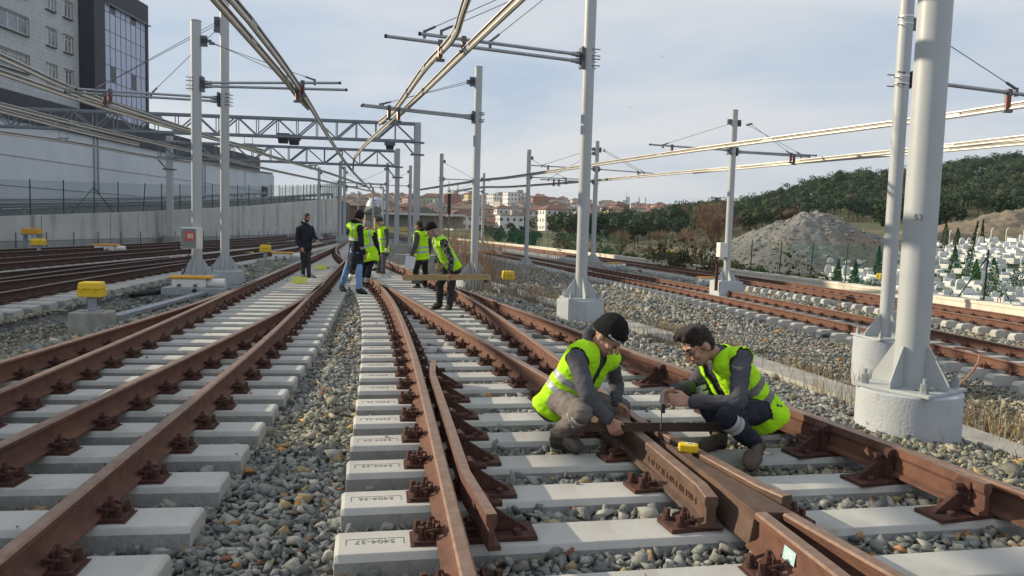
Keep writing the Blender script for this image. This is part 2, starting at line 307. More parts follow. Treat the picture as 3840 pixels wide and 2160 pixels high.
rail(r3, 6.3, 19.9, 'inner rusty rail running down to the frog behind the crouching men, right one of two')
rail(r2, -2, 3.70, 'rusty rail leaving the frog towards the lower right corner, right one of two')
rail(r3, -2, 3.70, 'rusty rail leaving the frog towards the lower right, left one with the pale blue tag')
rail(R1, -2, 150, 'far left rusty rail of the left turnout beside the orange point machine')
rail(R4, -2, 44, 'near rusty rail of the left turnout, bright tread, crossing the bottom left corner')
rail(R2, -2, 17.4, 'left inner rusty rail of the left turnout with a spacer block')
rail(R3, -2, 17.2, 'right inner rusty rail of the left turnout closing up to the near rail')
lt = [(L1, 5, 58, 'nearest dark rail of the shaded tracks behind the yellow pedestal on the left'), (L2, 6, 26, 'short dark switch rail just behind the nearest shaded rail on the left'), (L3, 5, 80, 'third dark rail of the shaded tracks on the left'), (L4, 6, 27, 'fourth dark rail of the shaded tracks on the left'),
      (L5, 6, 110, 'dark rail in front of the small far point machine by the retaining wall'), (L7, 6, 110, 'dark rail behind the small far point machine by the retaining wall'), (L8, 10, 110, 'second farthest dark rail along the retaining wall'), (L9, 10, 110, 'farthest dark rail along the foot of the retaining wall')]
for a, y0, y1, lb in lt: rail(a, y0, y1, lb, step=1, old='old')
for a, lb in ((ta, 'nearest rusty rail of the two lower tracks on the right'), (tb, 'second rusty rail from the embankment on the right'), (tcc, 'third rusty rail from the embankment on the right'), (td, 'rusty rail closest to the pale parapet on the right')):
    rail(a, 2, 150, lb, z=ZT+.02, step=1)
# check rails with their chairs
CP = [(-.03, 0), (.03, 0), (.03, .17), (.036, .175), (.036, .20), (-.036, .20), (-.036, .175), (-.03, .17)]
CP = [(-.05, .02), (.012, .02), (.012, .13), (.026, .15), (.027, .20), (-.026, .20), (-.028, .15), (-.016, .13), (-.016, .05), (-.05, .04)]
def check_rail(a, side, y0, y1, chairs, label):
    ys = np.linspace(y0, y1, 14); P = []
    for i, y in enumerate(ys):
        fl = .055*max(0, 1-min(i, 13-i)/2.0); P.append(Vector((float(X(off(a, side*(.112+fl)), y)), y, .02)))
    prof = [(side*p[0]*-1, p[1]) for p in CP]
    o = MB().sweep(P, prof, [0, 0, 0, 0, 1, 0, 0, 0, 0, 0]).build('check_rail', [MT['rust'], MT['tread']]); tag(o, label, 'check rail')
    for y in chairs:
        x = float(X(off(a, side*.112), y)); sl = float(np.gradient(a, .25)[np.searchsorted(YG, y)]); rot = Matrix.Rotation(math.atan(-sl), 3, 'Z'); c = Vector((x, y, 0)); m = MB()
        ex = rot @ Vector((side, 0, 0)); ey = rot @ Vector((0, 1, 0))
        m.box(c+ex*.11+Vector((0, 0, .012)), (.42, .20, .024), rot)
        tri = [c+ex*.055+Vector((0, 0, .024)), c+ex*.29+Vector((0, 0, .024)), c+ex*.27+Vector((0, 0, .045)), c+ex*.085+Vector((0, 0, .16)), c+ex*.055+Vector((0, 0, .16))]
        m.prism([q-ey*.014 for q in tri], ey*.028)
        m.cyl(c+ex*.045-ey*.05+Vector((0, 0, .17)), c+ex*.045+ey*.05+Vector((0, 0, .17)), .045, n=14); m.box(c+ex*.06+Vector((0, 0, .10)), (.05, .10, .15), rot)
        m.cyl(c+ex*.09+Vector((0, 0, .165)), c+ex*.15+Vector((0, 0, .165)), .022, n=6)
        m.cyl(c+ex*.16+ey*.065+Vector((0, 0, .024)), c+ex*.16+ey*.065+Vector((0, 0, .07)), .024, n=6); m.cyl(c+ex*.22-ey*.06+Vector((0, 0, .024)), c+ex*.22-ey*.06+Vector((0, 0, .05)), .022, n=10)
        ch = m.build('chair', MT['rustdark'], o, bev=.004)
# ------------------------------------------------------------------ sleepers
def sleeper_mesh(Lg, trap=False):
    h = Lg/2; m = MB()
    if trap: prof = [(-.14, -.22), (-.09, 0), (.09, 0), (.14, -.22)]; e = .06
    else: prof = [(-.158, -.24), (-.154, -.034), (-.132, 0), (.132, 0), (.154, -.034), (.158, -.24)]; e = .02
    vs = []
    for xx in (-h, -h+e, h-e, h):
        for b, z in prof: vs.append((xx, b*(.96 if abs(xx) == h else 1), z-(e*(.9 if trap else .6) if abs(xx) == h and z == 0 else 0)))
    n = len(prof); fs = [tuple(range(n)), tuple(range(3*n, 4*n))[::-1]]
    ml = [0, 0]
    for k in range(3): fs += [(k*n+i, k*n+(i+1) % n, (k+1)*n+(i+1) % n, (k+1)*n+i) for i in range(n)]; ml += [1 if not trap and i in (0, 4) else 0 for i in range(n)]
    m.add(vs, fs); m.m = ml; return m
def plate_mb(full):
    m = MB()
    m.box((0, 0, .003), (.40, .19, .006)); m.box((0, 0, .013), (.37, .165, .014))
    if not full:
        for s in (-1, 1): m.box((s*.105, 0, .045), (.06, .12, .05), taper=.6); m.box((s*.158, -.04, .035), (.03, .03, .05)); m.box((s*.158, .045, .035), (.03, .03, .05)); m.cyl((s*.108, 0, .06), (s*.108, 0, .10), .016, n=6)
    else:
        for s in (-1, 1): m.box((s*.0925, 0, .032), (.022, .12, .03)); m.box((s*.118, 0, .028), (.02, .10, .02))
    return m
def bolt_mb():
    m = MB(); m.cyl((0, 0, 0), (0, 0, .014), .026, .024, n=14); m.cyl((0, 0, .014), (0, 0, .024), .019, n=12); m.box((0, 0, .042), (.027, .027, .036)); return m
def clip_mb():                                       # spring clip: two wire loops under a hex nut on a stud
    m = MB()
    for s in (-1, 1):
        m.tube([(.03, s*.012, .0), (.045, s*.02, .012), (.045, s*.05, .02), (.015, s*.062, .026), (-.03, s*.055, .018), (-.045, s*.035, .006), (-.03, s*.022, .004), (0, s*.02, .012)], .0085, n=6)
    m.box((0, 0, .02), (.045, .045, .012)); m.cyl((0, 0, .024), (0, 0, .05), .021, n=6); m.cyl((0, 0, .05), (0, 0, .074), .011, n=8)
    m.tube([(.012, -.024, .0), (.014, -.03, .05), (.012, 0, .066), (.010, .03, .05), (.012, .024, .0)], .0075, n=6); return m
ME_PLATE = plate_mb(True).mesh('baseplate', MT['rustdark']); ME_PLATE_FAR = plate_mb(False).mesh('baseplate', MT['rustdark'])
ME_BOLT = bolt_mb().mesh('bolt', MT['rustdark'], True); ME_CLIP = clip_mb().mesh('spring_clip', MT['rustdark'], True)
def slope(a, y): return float((X(a, y+.25)-X(a, y-.25))/.5)
def cross(a, c, d):                                  # where the sleeper line c + t d meets rail a
    y = c.y
    for _ in range(6): t = (float(X(a, y))-c.x)/d.x; y = c.y+t*d.y
    return t, y
SPEC = []
def lay(rails, left, right, start, n, d, step, ymax, z=0., trap=False, grp='', lab=None, kmin=-6):
    d = unit((d[0], d[1], 0)); n = Vector((-d.y, d.x, 0)); k = kmin
    while True:
        c = Vector((start[0], start[1], 0))+n*(step*k); 
        lf = left(c.y) if callable(left) else left; rg = right(c.y) if callable(right) else right
        tl, yl = cross(lf[0], c, d); tr, yr = cross(rg[0], c, d)
        if c.y > ymax: break
        tl += lf[1]; tr += rg[1]; ctr = c+d*((tl+tr)/2)+n*.135; ctr.z = z
        rr = [(a, y0, y1) for a, y0, y1 in rails]
        SPEC.append(dict(c=ctr, d=d, L=tr-tl, rails=rr, z=z, trap=trap, grp=grp, lab=lab(k) if lab else None, k=k)); k += 1
def ordi(n): return f"{n}{'th' if 10 <= n % 100 <= 20 else {1: 'st', 2: 'nd', 3: 'rd'}.get(n % 10, 'th')}"
def lab_r(k):
    if -1 < k <= 12: return f"pale concrete sleeper of the right turnout stamped 5404-{37-k} beside its left rail"
    return f"pale concrete sleeper of the right turnout, {ordi(k+2)} back from the bottom edge"
lay([(r1, -3, 46), (r4, -3, 60), (r2, -3, 3.8), (r2, 6.2, 20.2), (r3, -3, 3.8), (r3, 6.2, 20)], (r1, -.56), (r4, .55), (-.80, 3.50), None, (1, .195), .60, 27.3, grp='sleepers of the right turnout', lab=lab_r, kmin=-4)
lay([(R1, -3, 140), (R4, -3, 44), (R2, -3, 17.3), (R3, -3, 17.3), (r4, 27.4, 140), (r1, 27.4, 46)], (R1, -.55), lambda y: (R4, .53) if y < 27.4 else (r4, .5), (-1.94, 6.2), None, (1, .134), .605, 75, grp='sleepers of the left turnout', lab=lambda k: f"concrete sleeper of the left turnout, {ordi(k+7)} back from the bottom edge", kmin=-6)
lay([(L1, 5, 58), (L3, 5, 80), (L2, 6, 26), (L4, 6, 27)], lambda y: (L4, -.5) if y < 24 else (L3, -.5), (L1, .72), (-8.0, 8.0), None, (1, .07), .61, 58, grp='sleepers of the shaded tracks on the left', kmin=0)
lay([(L5, 6, 110), (L7, 6, 110)], (L7, -.5), (L5, .5), (-14, 15), None, (1, .05), .61, 70, grp='sleepers of the shaded tracks by the retaining wall', kmin=0)
lay([(L8, 10, 110), (L9, 10, 110)], (L9, -.5), (L8, .5), (-18, 20), None, (1, .0), .61, 70, grp='sleepers of the shaded tracks by the retaining wall', kmin=0)
lay([(ta, 2, 150), (tb, 2, 150)], (ta, -.53), (tb, .53), (9, 4), None, (1, .13), .62, 80, z=ZT, trap=True, grp='sleepers of the lower track nearest the embankment', kmin=0)
lay([(tcc, 2, 150), (td, 2, 150)], (tcc, -.53), (td, .53), (13.5, 8), None, (1, .17), .62, 80, z=ZT, trap=True, grp='sleepers of the lower track along the parapet', kmin=0)
GL = {'sleepers of the shaded tracks on the left': 'shaded concrete sleeper under the dark rails on the left', 'sleepers of the shaded tracks by the retaining wall': 'shaded concrete sleeper under the far dark rails by the retaining wall',
      'sleepers of the lower track nearest the embankment': 'concrete sleeper with sloping ends under the lower track nearest the embankment', 'sleepers of the lower track along the parapet': 'concrete sleeper with sloping ends under the lower track along the pale parapet'}
def vis(s):
    best = False
    for t in (-.5, -.25, 0, .25, .5):
        p = s['c']+s['d']*(t*s['L'])
        if p.y < .8: continue
        x, y = proj(p); best = best or (-40 < x < 3880 and y < 2230)
    return best
inside = [s for s in SPEC if vis(s)]
inside.sort(key=lambda s: s['c'].length)
SOLO = inside[:285]; REST = inside[285:]
_txt = {}
for s in SOLO:
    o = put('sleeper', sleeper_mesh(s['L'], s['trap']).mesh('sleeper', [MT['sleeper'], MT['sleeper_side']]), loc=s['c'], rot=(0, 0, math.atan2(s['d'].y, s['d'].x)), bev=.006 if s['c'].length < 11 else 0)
    tag(o, s['lab'] or GL[s['grp']], 'sleeper', s['grp'])
    near = s['c'].length < 10.5
    for a, y0, y1 in s['rails']:
        t, y = cross(a, s['c'], s['d'])
        if not (y0 < y < y1): continue
        ang = math.atan(-slope(a, y))-math.atan2(s['d'].y, s['d'].x)
        if not near:
            if s['c'].length < 60: put('baseplate', ME_PLATE_FAR, o, loc=(t, 0, 0), rot=(0, 0, ang))
            continue
        pl = put('baseplate', ME_PLATE, o, loc=(t, 0, 0), rot=(0, 0, ang), bev=.003)
        for sx in (-1, 1):
            put('spring_clip', ME_CLIP, pl, loc=(sx*.098, 0, .042), rot=(0, 0, 0 if sx < 0 else math.pi))
            for sy, ox in ((-.045, .150), (.05, .162)): put('bolt', ME_BOLT, pl, loc=(sx*ox, sy, .02), rot=(0, 0, .3*sy*20))
    if s['lab'] and 'stamped' in s['lab']:
        tl = cross(r1, s['c'], s['d'])[0]; tm = text_mesh(s['lab'].split('stamped ')[1].split()[0], .060, .0012, MT['stamp'])
        put('stamped_number', tm, o, loc=(tl-.37, .0, .0004), rot=(0, 0, math.pi))
        fr = MB()
        for cx, cy, sx_, sy_ in ((0, .036, .28, .004), (.14, 0, .004, .07), (-.14, 0, .004, .07)): fr.box((tl-.37+cx, cy, .0005), (sx_, sy_, .002))
        fr.build('stamped_number_frame', MT['stamp'], o)
m = MB(); mp_ = MB()
for s in REST:
    rot = Matrix.Rotation(math.atan2(s['d'].y, s['d'].x), 3, 'Z'); q = sleeper_mesh(s['L'], s['trap']); m.add([rot @ Vector(v)+s['c'] for v in q.v], q.f)
if m.v: tag(m.build('sleepers', MT['sleeper']), kind='stuff')
# ------------------------------------------------------------------ frog (common crossing)
def yx(fn, ys, dx=0, z=0.): return [Vector((fn(y)+dx, y, z)) for y in ys]
f2 = lambda y: 2.562-.315*y
f3 = lambda y: float(X(r3, y))
frog = thing('crossing_frog', 'brown cast steel frog where the two inner rails cross, with raised lettering', 'rail crossing', (1.0, 5.0, 0))
def fp(p): return Vector(p)-Vector((1.0, 5.0, 0))
WP = [(-.07, .02), (.07, .02), (.07, .035), (.026, .05), (.026, .135), (.036, .145), (.036, .185), (.030, .192), (-.030, .192), (-.036, .185), (-.036, .145), (-.026, .135), (-.026, .05), (-.07, .035)]
WS = [0, 0, 0, 0, 0, 0, 1, 1, 1, 0, 0, 0, 0, 0]
kx = 5.35
lw = [Vector((f2(y), y, 0)) for y in (6.3, 6.0, 5.7, 5.45)]+[Vector((f3(y)-.128-(.03 if y < 4.1 else 0), y, 0)) for y in (5.05, 4.7, 4.4, 4.1, 3.9)]
rwg = [Vector((f3(y), y, 0)) for y in (6.3, 6.0, 5.7, 5.45)]+[Vector((f2(y)+.130+(.03 if y < 4.1 else 0), y, 0)) for y in (5.05, 4.7, 4.4, 4.1, 3.95)]
for q in (lw, rwg): MB().sweep([fp(p) for p in q], WP, WS).build('wing_rail', [MT['frog'], MT['tread']], frog, bev=.004)
ys = [5.0, 4.8, 4.6, 4.3, 4.0, 3.85, 3.70]; top = []; 
Lf = [Vector((min(f3(y)-.036, (f3(y)+f2(y))/2-.008), y, 0)) for y in ys]; Rf = [Vector((max(f2(y)+.036, (f3(y)+f2(y))/2+.008), y, 0)) for y in ys]
v = MB(); vs = []
for a, b, y in zip(Lf, Rf, ys):
    zt = .192-.012*max(0, (y-4.7)/.3); vs += [fp(a)+Vector((-.02, 0, .02)), fp(a)+Vector((0, 0, .14)), fp(a)+Vector((.004, 0, zt)), fp(b)+Vector((-.004, 0, zt)), fp(b)+Vector((0, 0, .14)), fp(b)+Vector((.02, 0, .02))]
fs = [(0, 1, 2, 3, 4, 5)]+[tuple(range(36, 42))[::-1]]
for i in range(6): fs += [(i*6+j, i*6+(j+1) % 6, i*6+6+(j+1) % 6, i*6+6+j) for j in range(6)]
v.add(vs, fs).build('vee_nose', MT['frog'], frog, bev=.004)
b = MB(); b.prism([fp((f2(6.0)-.09, 6.0, .021)), fp((f3(6.0)+.09, 6.0, .021)), fp((f2(4.1)+.11, 4.1, .021)), fp((f3(4.1)-.11, 4.1, .021))], (0, 0, .03)); b.build('sole', MT['frog'], frog)
tm = text_mesh('E 47 17 2E 1-09-1 6R 190 4-54E1', .052, .003, MT['rustdark']); sw = (lw[7]-lw[5]).normalized(); nrm = Vector((-sw.y, sw.x, 0)); nrm = nrm if nrm.x < 0 else -nrm
xa = sw; za = Vector((0, 0, 1)); xl = xa if xa.cross(za).dot(nrm) < 0 else -xa
xl = sw; rm = Matrix((xl, Vector((0, 0, 1)), xl.cross(Vector((0, 0, 1))))).transposed()
if (xl.cross(Vector((0, 0, 1)))).dot(nrm) < 0: rm = Matrix((-xl, Vector((0, 0, 1)), (-xl).cross(Vector((0, 0, 1))))).transposed()
tmw = max(q.co.x for q in tm.vertices)*2; o = put('cast_lettering', tm, frog); o.matrix_local = Matrix.Translation(fp((lw[5]+lw[7])/2+nrm*.028+Vector((0, 0, .095)))) @ (rm.to_4x4() @ Matrix.Diagonal((.92/tmw, 1, 1, 1)))
# frog fastenings sit on the sleepers: baseplates either side
for s in SOLO:
    if s['grp'] != 'sleepers of the right turnout': continue
    for fn, sd in ((lambda y: f2(y)-.12 if y > 5.2 else f3(y)-.25, -1), (lambda y: f3(y)+.12 if y > 5.2 else f2(y)+.25, 1)):
        y = s['c'].y
        for _ in range(6): t = (fn(y)-s['c'].x)/s['d'].x; y = s['c'].y+t*s['d'].y
        if 3.8 < y < 6.15:
            par = [o for o in COL.objects if o.get('label') == s['lab'] and o.get('group') == s['grp']][0]
            ang = math.atan(.28)-math.atan2(s['d'].y, s['d'].x)
            pl = MB().box((sd*-.02, 0, .012), (.30, .18, .024)).build('baseplate', MT['rustdark'], par, bev=.003); pl.location = (t, 0, 0); pl.rotation_euler = (0, 0, ang)
            put('spring_clip', ME_CLIP, pl, loc=(sd*-.0+sd*.02, 0, .03), rot=(0, 0, 0 if sd < 0 else math.pi))
            for sy, ox in ((-.05, .07), (.055, .09)): put('bolt', ME_BOLT, pl, loc=(sd*ox, sy, .024), rot=(0, 0, .4))
def chair_ys(a, sd, y0, y1):
    out = []
    for s in SOLO:
        if s['grp'] == 'sleepers of the right turnout':
            t, y = cross(off(a, sd*.2), s['c'], s['d'])
            if y0 < y < y1: out.append(y)
    return out
check_rail(r1, 1, 3.50, 7.55, chair_ys(r1, 1, 3.55, 7.4), 'rusty check rail with triangular chairs along the curved left rail of the right turnout')
check_rail(r4, -1, 4.15, 8.35, chair_ys(r4, -1, 4.2, 8.3), 'rusty check rail with triangular chairs along the right rail of the right turnout')
tg = MB().box((0, 0, 0), (.10, .003, .062)); yy = 3.40; tgo = tg.build('rail_tag', mat('tag_blue', (.42, .62, .66), (.38, .58, .62), .5)); sl3 = slope(r3, yy)
tgo.location = (f3(yy)-.014, yy, .102); tgo.rotation_euler = (R(8), 0, math.atan2(1, sl3)); tag(tgo, 'small pale blue identification tag stuck on the web of the rail below the frog', 'tag')
for z_, w_ in ((.012, .06), (-.004, .07), (-.018, .05)): MB().box((0, .0022, z_), (w_, .001, .005)).build('tag_writing', MT['white'], tgo)
# ------------------------------------------------------------------ ballast stones
def rocks(n, k):
    out = []
    for i in range(n):
        bm = bmesh.new(); P = rng.normal(size=(k, 3)); P /= np.linalg.norm(P, axis=1)[:, None]; P *= rng.uniform(.62, 1.15, (k, 1)); P *= rng.uniform([.9, .6, .42], [1.3, .95, .8])
        for p in P: bm.verts.new(p)
        r = bmesh.ops.convex_hull(bm, input=bm.verts); bmesh.ops.delete(bm, geom=[g for g in r['geom_unused'] if isinstance(g, bmesh.types.BMVert)], context='VERTS')
        bmesh.ops.triangulate(bm, faces=bm.faces); bm.verts.index_update(); out.append((np.array([q.co[:] for q in bm.verts]), np.array([[q.index for q in f.verts] for f in bm.faces]))); bm.free()
    return out
PAL = np.array([(.225, .232, .215), (.285, .285, .255), (.37, .362, .32), (.17, .178, .172), (.25, .258, .226), (.40, .39, .345), (.40, .30, .16), (.44, .22, .08), (.25, .11, .07)]); PW = np.array([.24, .2, .13, .15, .16, .055, .028, .018, .008]); PW /= PW.sum()
def in_sleeper(x, y, m=.0):
    hit = np.zeros(len(x), bool)
    for s in inside:
        if s['c'].length > 24: continue
        dx = x-s['c'].x; dy = y-s['c'].y; t = dx*s['d'].x+dy*s['d'].y; u = -dx*s['d'].y+dy*s['d'].x; hit |= (np.abs(t) < s['L']/2-m) & (np.abs(u) < .15-m)
    return hit
TR = align([(2, 5.5), (7.5, 4.80), (11.5, 4.10), (17.4, 2.2), (25, -.2), (40, -4.5)])
def scatter(x, y, size, variants, name, zoff=.0, on=False):
    px = 1920+FOC*(x*RT.x+y*RT.y)/np.maximum(y, .3); ok = (y > 1.2) & (px > -500) & (px < 4340); x, y = x[ok], y[ok]
    ok = (x > -22.6) & (x < X(rw, y)-.15) & (np.abs(x-X(TR, y)) > .26); ok &= in_sleeper(x, y, .03) == on
    x, y = x[ok], y[ok]; z = np.full(len(x), zoff) if on else ground_h(x, y)+zoff; n = len(x); k = rng.integers(0, len(variants), n); V = []; Fc = []; C = []; o = 0
    sz = size*rng.lognormal(0, .33, n); ci = rng.choice(len(PAL), n, p=PW); col = PAL[ci]*rng.uniform(.8, 1.22, (n, 1))
    rd = np.min([np.abs(x-X(q, y)) for q in (r1, r4, R1, R4, R2, R3, ta, tb, tcc, td)], 0); rk = (np.clip(1-rd/.45, 0, 1)*.5*rng.uniform(.3, 1, n))[:, None]; col = col*(1-rk)+np.array([[.20, .135, .09]])*rk
    tan = np.array([noise.noise(Vector((a*.45, b*.45, 7))) for a, b in zip(x, y)]); col = col*np.where(tan[:, None] > .18, np.array([[1.12, 1.06, .9]]), 1)
    for vi, (rv, rf) in enumerate(variants):
        q = np.where(k == vi)[0]; a = rng.uniform(0, 2*math.pi, len(q)); tx = rng.normal(0, .42, len(q)); ty = rng.normal(0, .42, len(q))
        P = np.repeat(rv[None], len(q), 0)*sz[q][:, None, None]
        def rr(P, ang, i, j):
            c, s = np.cos(ang)[:, None], np.sin(ang)[:, None]; A = P[..., i]*c-P[..., j]*s; B = P[..., i]*s+P[..., j]*c; P = P.copy(); P[..., i] = A; P[..., j] = B; return P
        P = rr(P, tx, 1, 2); P = rr(P, ty, 0, 2); P = rr(P, a, 0, 1); P = P+np.stack([x[q], y[q], z[q]+rng.uniform(-.35, .30, len(q))*sz[q]*1.1], -1)[:, None]
        nv = rv.shape[0]; V.append(P.reshape(-1, 3)); Fc.append((rf[None]+(np.arange(len(q))*nv)[:, None, None]).reshape(-1, 3)+o); C.append(np.repeat(col[q], nv, 0)); o += len(q)*nv
    me = fast_mesh(name, np.concatenate(V), np.concatenate(Fc), MT['stone'], np.concatenate(C)); return tag(put(name, me), kind='stuff')
def jitter(x0, x1, y0, y1, s):
    a = np.arange(x0, x1, s); b_ = np.arange(y0, y1, s); A, B = np.meshgrid(a, b_); A = A+rng.uniform(-.55, .55, A.shape)*s; B = B+rng.uniform(-.55, .55, B.shape)*s; return A.ravel(), B.ravel()
RK = rocks(18, 11); RK2 = rocks(10, 10); RK3 = rocks(8, 8)
x, y = jitter(-8, 9.5, 1.2, 9.5, .040); scatter(x, y, .034, RK, 'ballast')
x, y = jitter(-4, 7, 1.2, 7, .16); scatter(x, y, .044, RK, 'ballast', zoff=.02)
x, y = jitter(-6, 4, 2.2, 20, .33); q = rng.uniform(0, 1, len(x)) < .22; scatter(x[q], y[q], .017, RK, 'ballast', .008, True)
x, y = jitter(-16, 16, 9.5, 20, .064); scatter(x, y, .043, RK2, 'ballast')
x, y = jitter(-23, 17, 20, 46, .125); scatter(x, y, .078, RK3, 'ballast')
# concrete cable trough along the foot of the bank
trp = MB().sweep(path(TR, 2, 38, 0, .5), [(-.30, -.62), (.30, -.62), (.30, -.46), (.28, -.44), (-.28, -.44), (-.30, -.46)]); tag(trp.build('cable_trough', MT['concrete']), 'low weathered concrete cable trough along the gravel bank behind the masts', 'cable trough')
# ------------------------------------------------------------------ masts
ZB = 4.60
def ring_pts(p, r, n=8): return [(p.x+r*math.cos(2*math.pi*i/n), p.y+r*math.sin(2*math.pi*i/n), p.z) for i in range(n)]
def mast(x, y, zp, zt, dia, label, foot='square', fw=.75, zf=None, arms=(), stays=(), bracket=None, simple=False, rz=.2, group='overhead line masts', colr='mast', far=False):
    o = thing('catenary_mast', label, 'mast', (x, y, zp), rz, group); r = dia/2; inv = Matrix.Rotation(-rz, 3, 'Z'); base = Vector((x, y, zp))
    def Lc(p): return inv @ (Vector(p)-base)
    MB().cyl((0, 0, 0), (0, 0, zt-zp), r, n=28).cyl((0, 0, zt-zp), (0, 0, zt-zp+.02), r*1.06, n=28).build('pole', MT[colr], o, smooth=True)
    zf = gz(x, y)-.15 if zf is None else zf; h = zp-zf
    if not far:
        pw = fw*.86; MB().box((0, 0, -.012), (pw, pw, .028)).build('base_plate', MT[colr], o, bev=.004)
        for k in range(4):
            a = k*math.pi/2; e = Vector((math.cos(a), math.sin(a), 0)); t = Vector((-e.y, e.x, 0))*.009; ro = pw*.5
            MB().prism([e*(r*.9)-t+Vector((0, 0, .003)), e*ro-t+Vector((0, 0, .003)), e*ro-t+Vector((0, 0, .06)), e*(r*1.15)-t+Vector((0, 0, .36)), e*(r*.9)-t+Vector((0, 0, .36))], t*2).build('gusset', MT[colr], o)
            b = Vector((math.cos(a+math.pi/4), math.sin(a+math.pi/4), 0))*(pw*.55); MB().cyl(b, b+Vector((0, 0, .04)), .036, n=6).cyl(b+Vector((0, 0, .042)), b+Vector((0, 0, .085)), .034, n=6).cyl(b+Vector((0, 0, .085)), b+Vector((0, 0, .13)), .018, n=10).build('anchor_bolt', MT['galv'], o)
    if foot == 'round': MB().cyl((0, 0, -h), (0, 0, -.028), fw*.545, n=40).build('footing', MT['footing'], o, smooth=True, bev=.01)
    elif foot == 'oct': MB().cyl((0, 0, -h), (0, 0, -.028), fw*.60, n=8).build('footing', MT['footing'], o, bev=.012)
    else: MB().box((0, 0, -h/2-.014), (fw*1.05, fw*1.05, h-.028)).build('footing', MT['footing'] if foot == 'square' else MT['concrete'], o, bev=.015)
    d = Vector((math.cos(rz), math.sin(rz), 0)); fixed = base
    for st, en, ins in arms:
        A = along(base, d, *st); B = along(base, d, *en); sgn = 1 if (B-A).dot(d) > 0 else -1; A = Vector((x, y, A.z))+d*sgn*(r+.10)
        m = MB().cyl(Lc(A), Lc(B), .031, n=12); ar = m.build('arm', MT['galv'], o, smooth=True); u = (B-A).normalized()
        MB().cyl(Lc(B), Lc(B+u*.05), .034, n=12).build('end_cap', MT['black'], ar); MB().cyl(Lc(A-u*.02), Lc(A+u*.13), .042, n=12).build('collar', MT['galv'], ar)
        c = Lc(Vector((x, y, A.z))+d*sgn*(r+.03)); 
        m = MB().box(c, (.05, .20, .26)).box(c+Vector((sgn*.06, 0, 0)), (.10, .07, .09))
        for zz in (-.09, .09):
            for ss in (-1, 1): m.cyl(Vector((-sgn*r*.3, ss*(r+.012), c.z+zz)), Vector((-sgn*(r+.07), ss*(r+.012), c.z+zz)), .010, n=6)
        m.build('bracket', MT['steel_dark'], o)
        for p in ins:
            q = along(base, d, *p); T = A+u*((q-A).dot(d*sgn)/max(.2, u.dot(d*sgn))); zb = min(T.z-.22, max(T.z-.5, ZB+.13 if T.z > 4.9 else T.z-.30)); m = MB(); tz = T.z-.05; n = 7
            m.cyl(Lc((T.x, T.y, tz)), Lc((T.x, T.y, zb+.03)), .028, n=10)
            for i in range(n): zz = tz-(tz-zb-.05)*(i+.5)/n; m.cyl(Lc((T.x, T.y, zz+.012)), Lc((T.x, T.y, zz-.012)), .045, .05, n=14)
            iv = m.build('insulator', MT['insul'], ar); MB().box(Lc((T.x, T.y, T.z)), (.085, .085, .11)).build('insulator_clamp', MT['steel_dark'], ar); MB().box(Lc((T.x, T.y, zb)), (.16, .06, .05)).build('bar_clamp', MT['steel_dark'], ar)
    for st, en in stays:
        A = along(base, d, *st); B = along(base, d, *en); u = (B-A).normalized()
        MB().tube([Lc(A), Lc(B)], .0075 if y < 30 else .011, n=5).build('stay_wire', MT['wire'], o)
        sg = 1 if (B-A).dot(d) > 0 else -1
        MB().box(Lc(A+u*.05), (.12, .05, .06)).box(Lc(Vector((x, y, A.z))+d*sg*(r+.06)), (.14, .09, .18)).build('stay_bracket', MT['steel_dark'], o)
        MB().tube([Lc(B-u*.22), Lc(B)], .022, n=6).box(Lc(B+Vector((0, 0, -.05))), (.05, .05, .14)).build('stay_clamp', MT['steel_dark'], o)
    return o, Lc
big, bl = mast(3.56, 6.77, .25, 7.6, .275, 'thickest near grey mast on a round painted footing, right side of the photo', foot='round', fw=.79, zf=-.55, rz=.62)
o = put('painted_number', text_mesh('53', .075, .001, MT['steel_dark']), big); mk = at(3419, 815, 6.62); q = bl(Vector((3.56, 6.77, mk.z)))
vd = (Matrix.Rotation(-.62, 3, 'Z') @ Vector((-3.56, -6.77, 0))).normalized(); vd = (Matrix.Rotation(-.12, 3, 'Z') @ vd)
o.location = Vector((0, 0, q.z))+vd*.1376; o.rotation_euler = (R(90), 0, math.atan2(vd.y, vd.x)+math.pi/2)
MB().cyl((0, 0, .985), (0, 0, 1.0), .1386, n=28).build('weld_seam', MT['mast'], big, smooth=True)
for i in range(3): 
    a = 3.9+i*.5; MB().cyl((math.cos(a)*.24, math.sin(a)*.24, .0), (math.cos(a)*.24+.02, math.sin(a)*.24, .035), .03, .018, n=6).build('loose_stone', MT['concrete'], big)
m2, m2l = mast(6.15, 12.55, -.06, 8.2, .218, 'slimmer grey mast with shiny clamp bands standing directly behind the thickest mast', foot='round', fw=.88, zf=-.95, rz=.18,
     arms=[((3400, 300), (3990, 374), [(3780, 376)])], stays=[((3440, 92), (3811, 334))])
for yy in (62, 90, 287, 315):
    z_ = along(Vector((6.15, 12.55, 0)), Vector((1, .18, 0)), 3385 - yy*.06, yy).z+.06; MB().cyl((0, 0, z_-.012), (0, 0, z_+.012), .114, n=24).cyl((-.11, -.03, z_-.02), (-.19, -.03, z_-.02), .010, n=6).build('clamp_band', MT['alu'], m2)
mast(1.32, 14.69, .25, 7.6, .222, 'grey mast on an eight-sided rust-stained footing behind the man in the black beanie', foot='oct', fw=.78, zf=-.6, rz=.2,
     arms=[((2181, 205), (1579, 127), [(1739, 170)]), ((2168, 229), (1452, 136), [(1651, 176)])], stays=[((2199, -150), (1592, 118)), ((2199, -120), (1655, 116)), ((2199, -130), (1838, 156))])
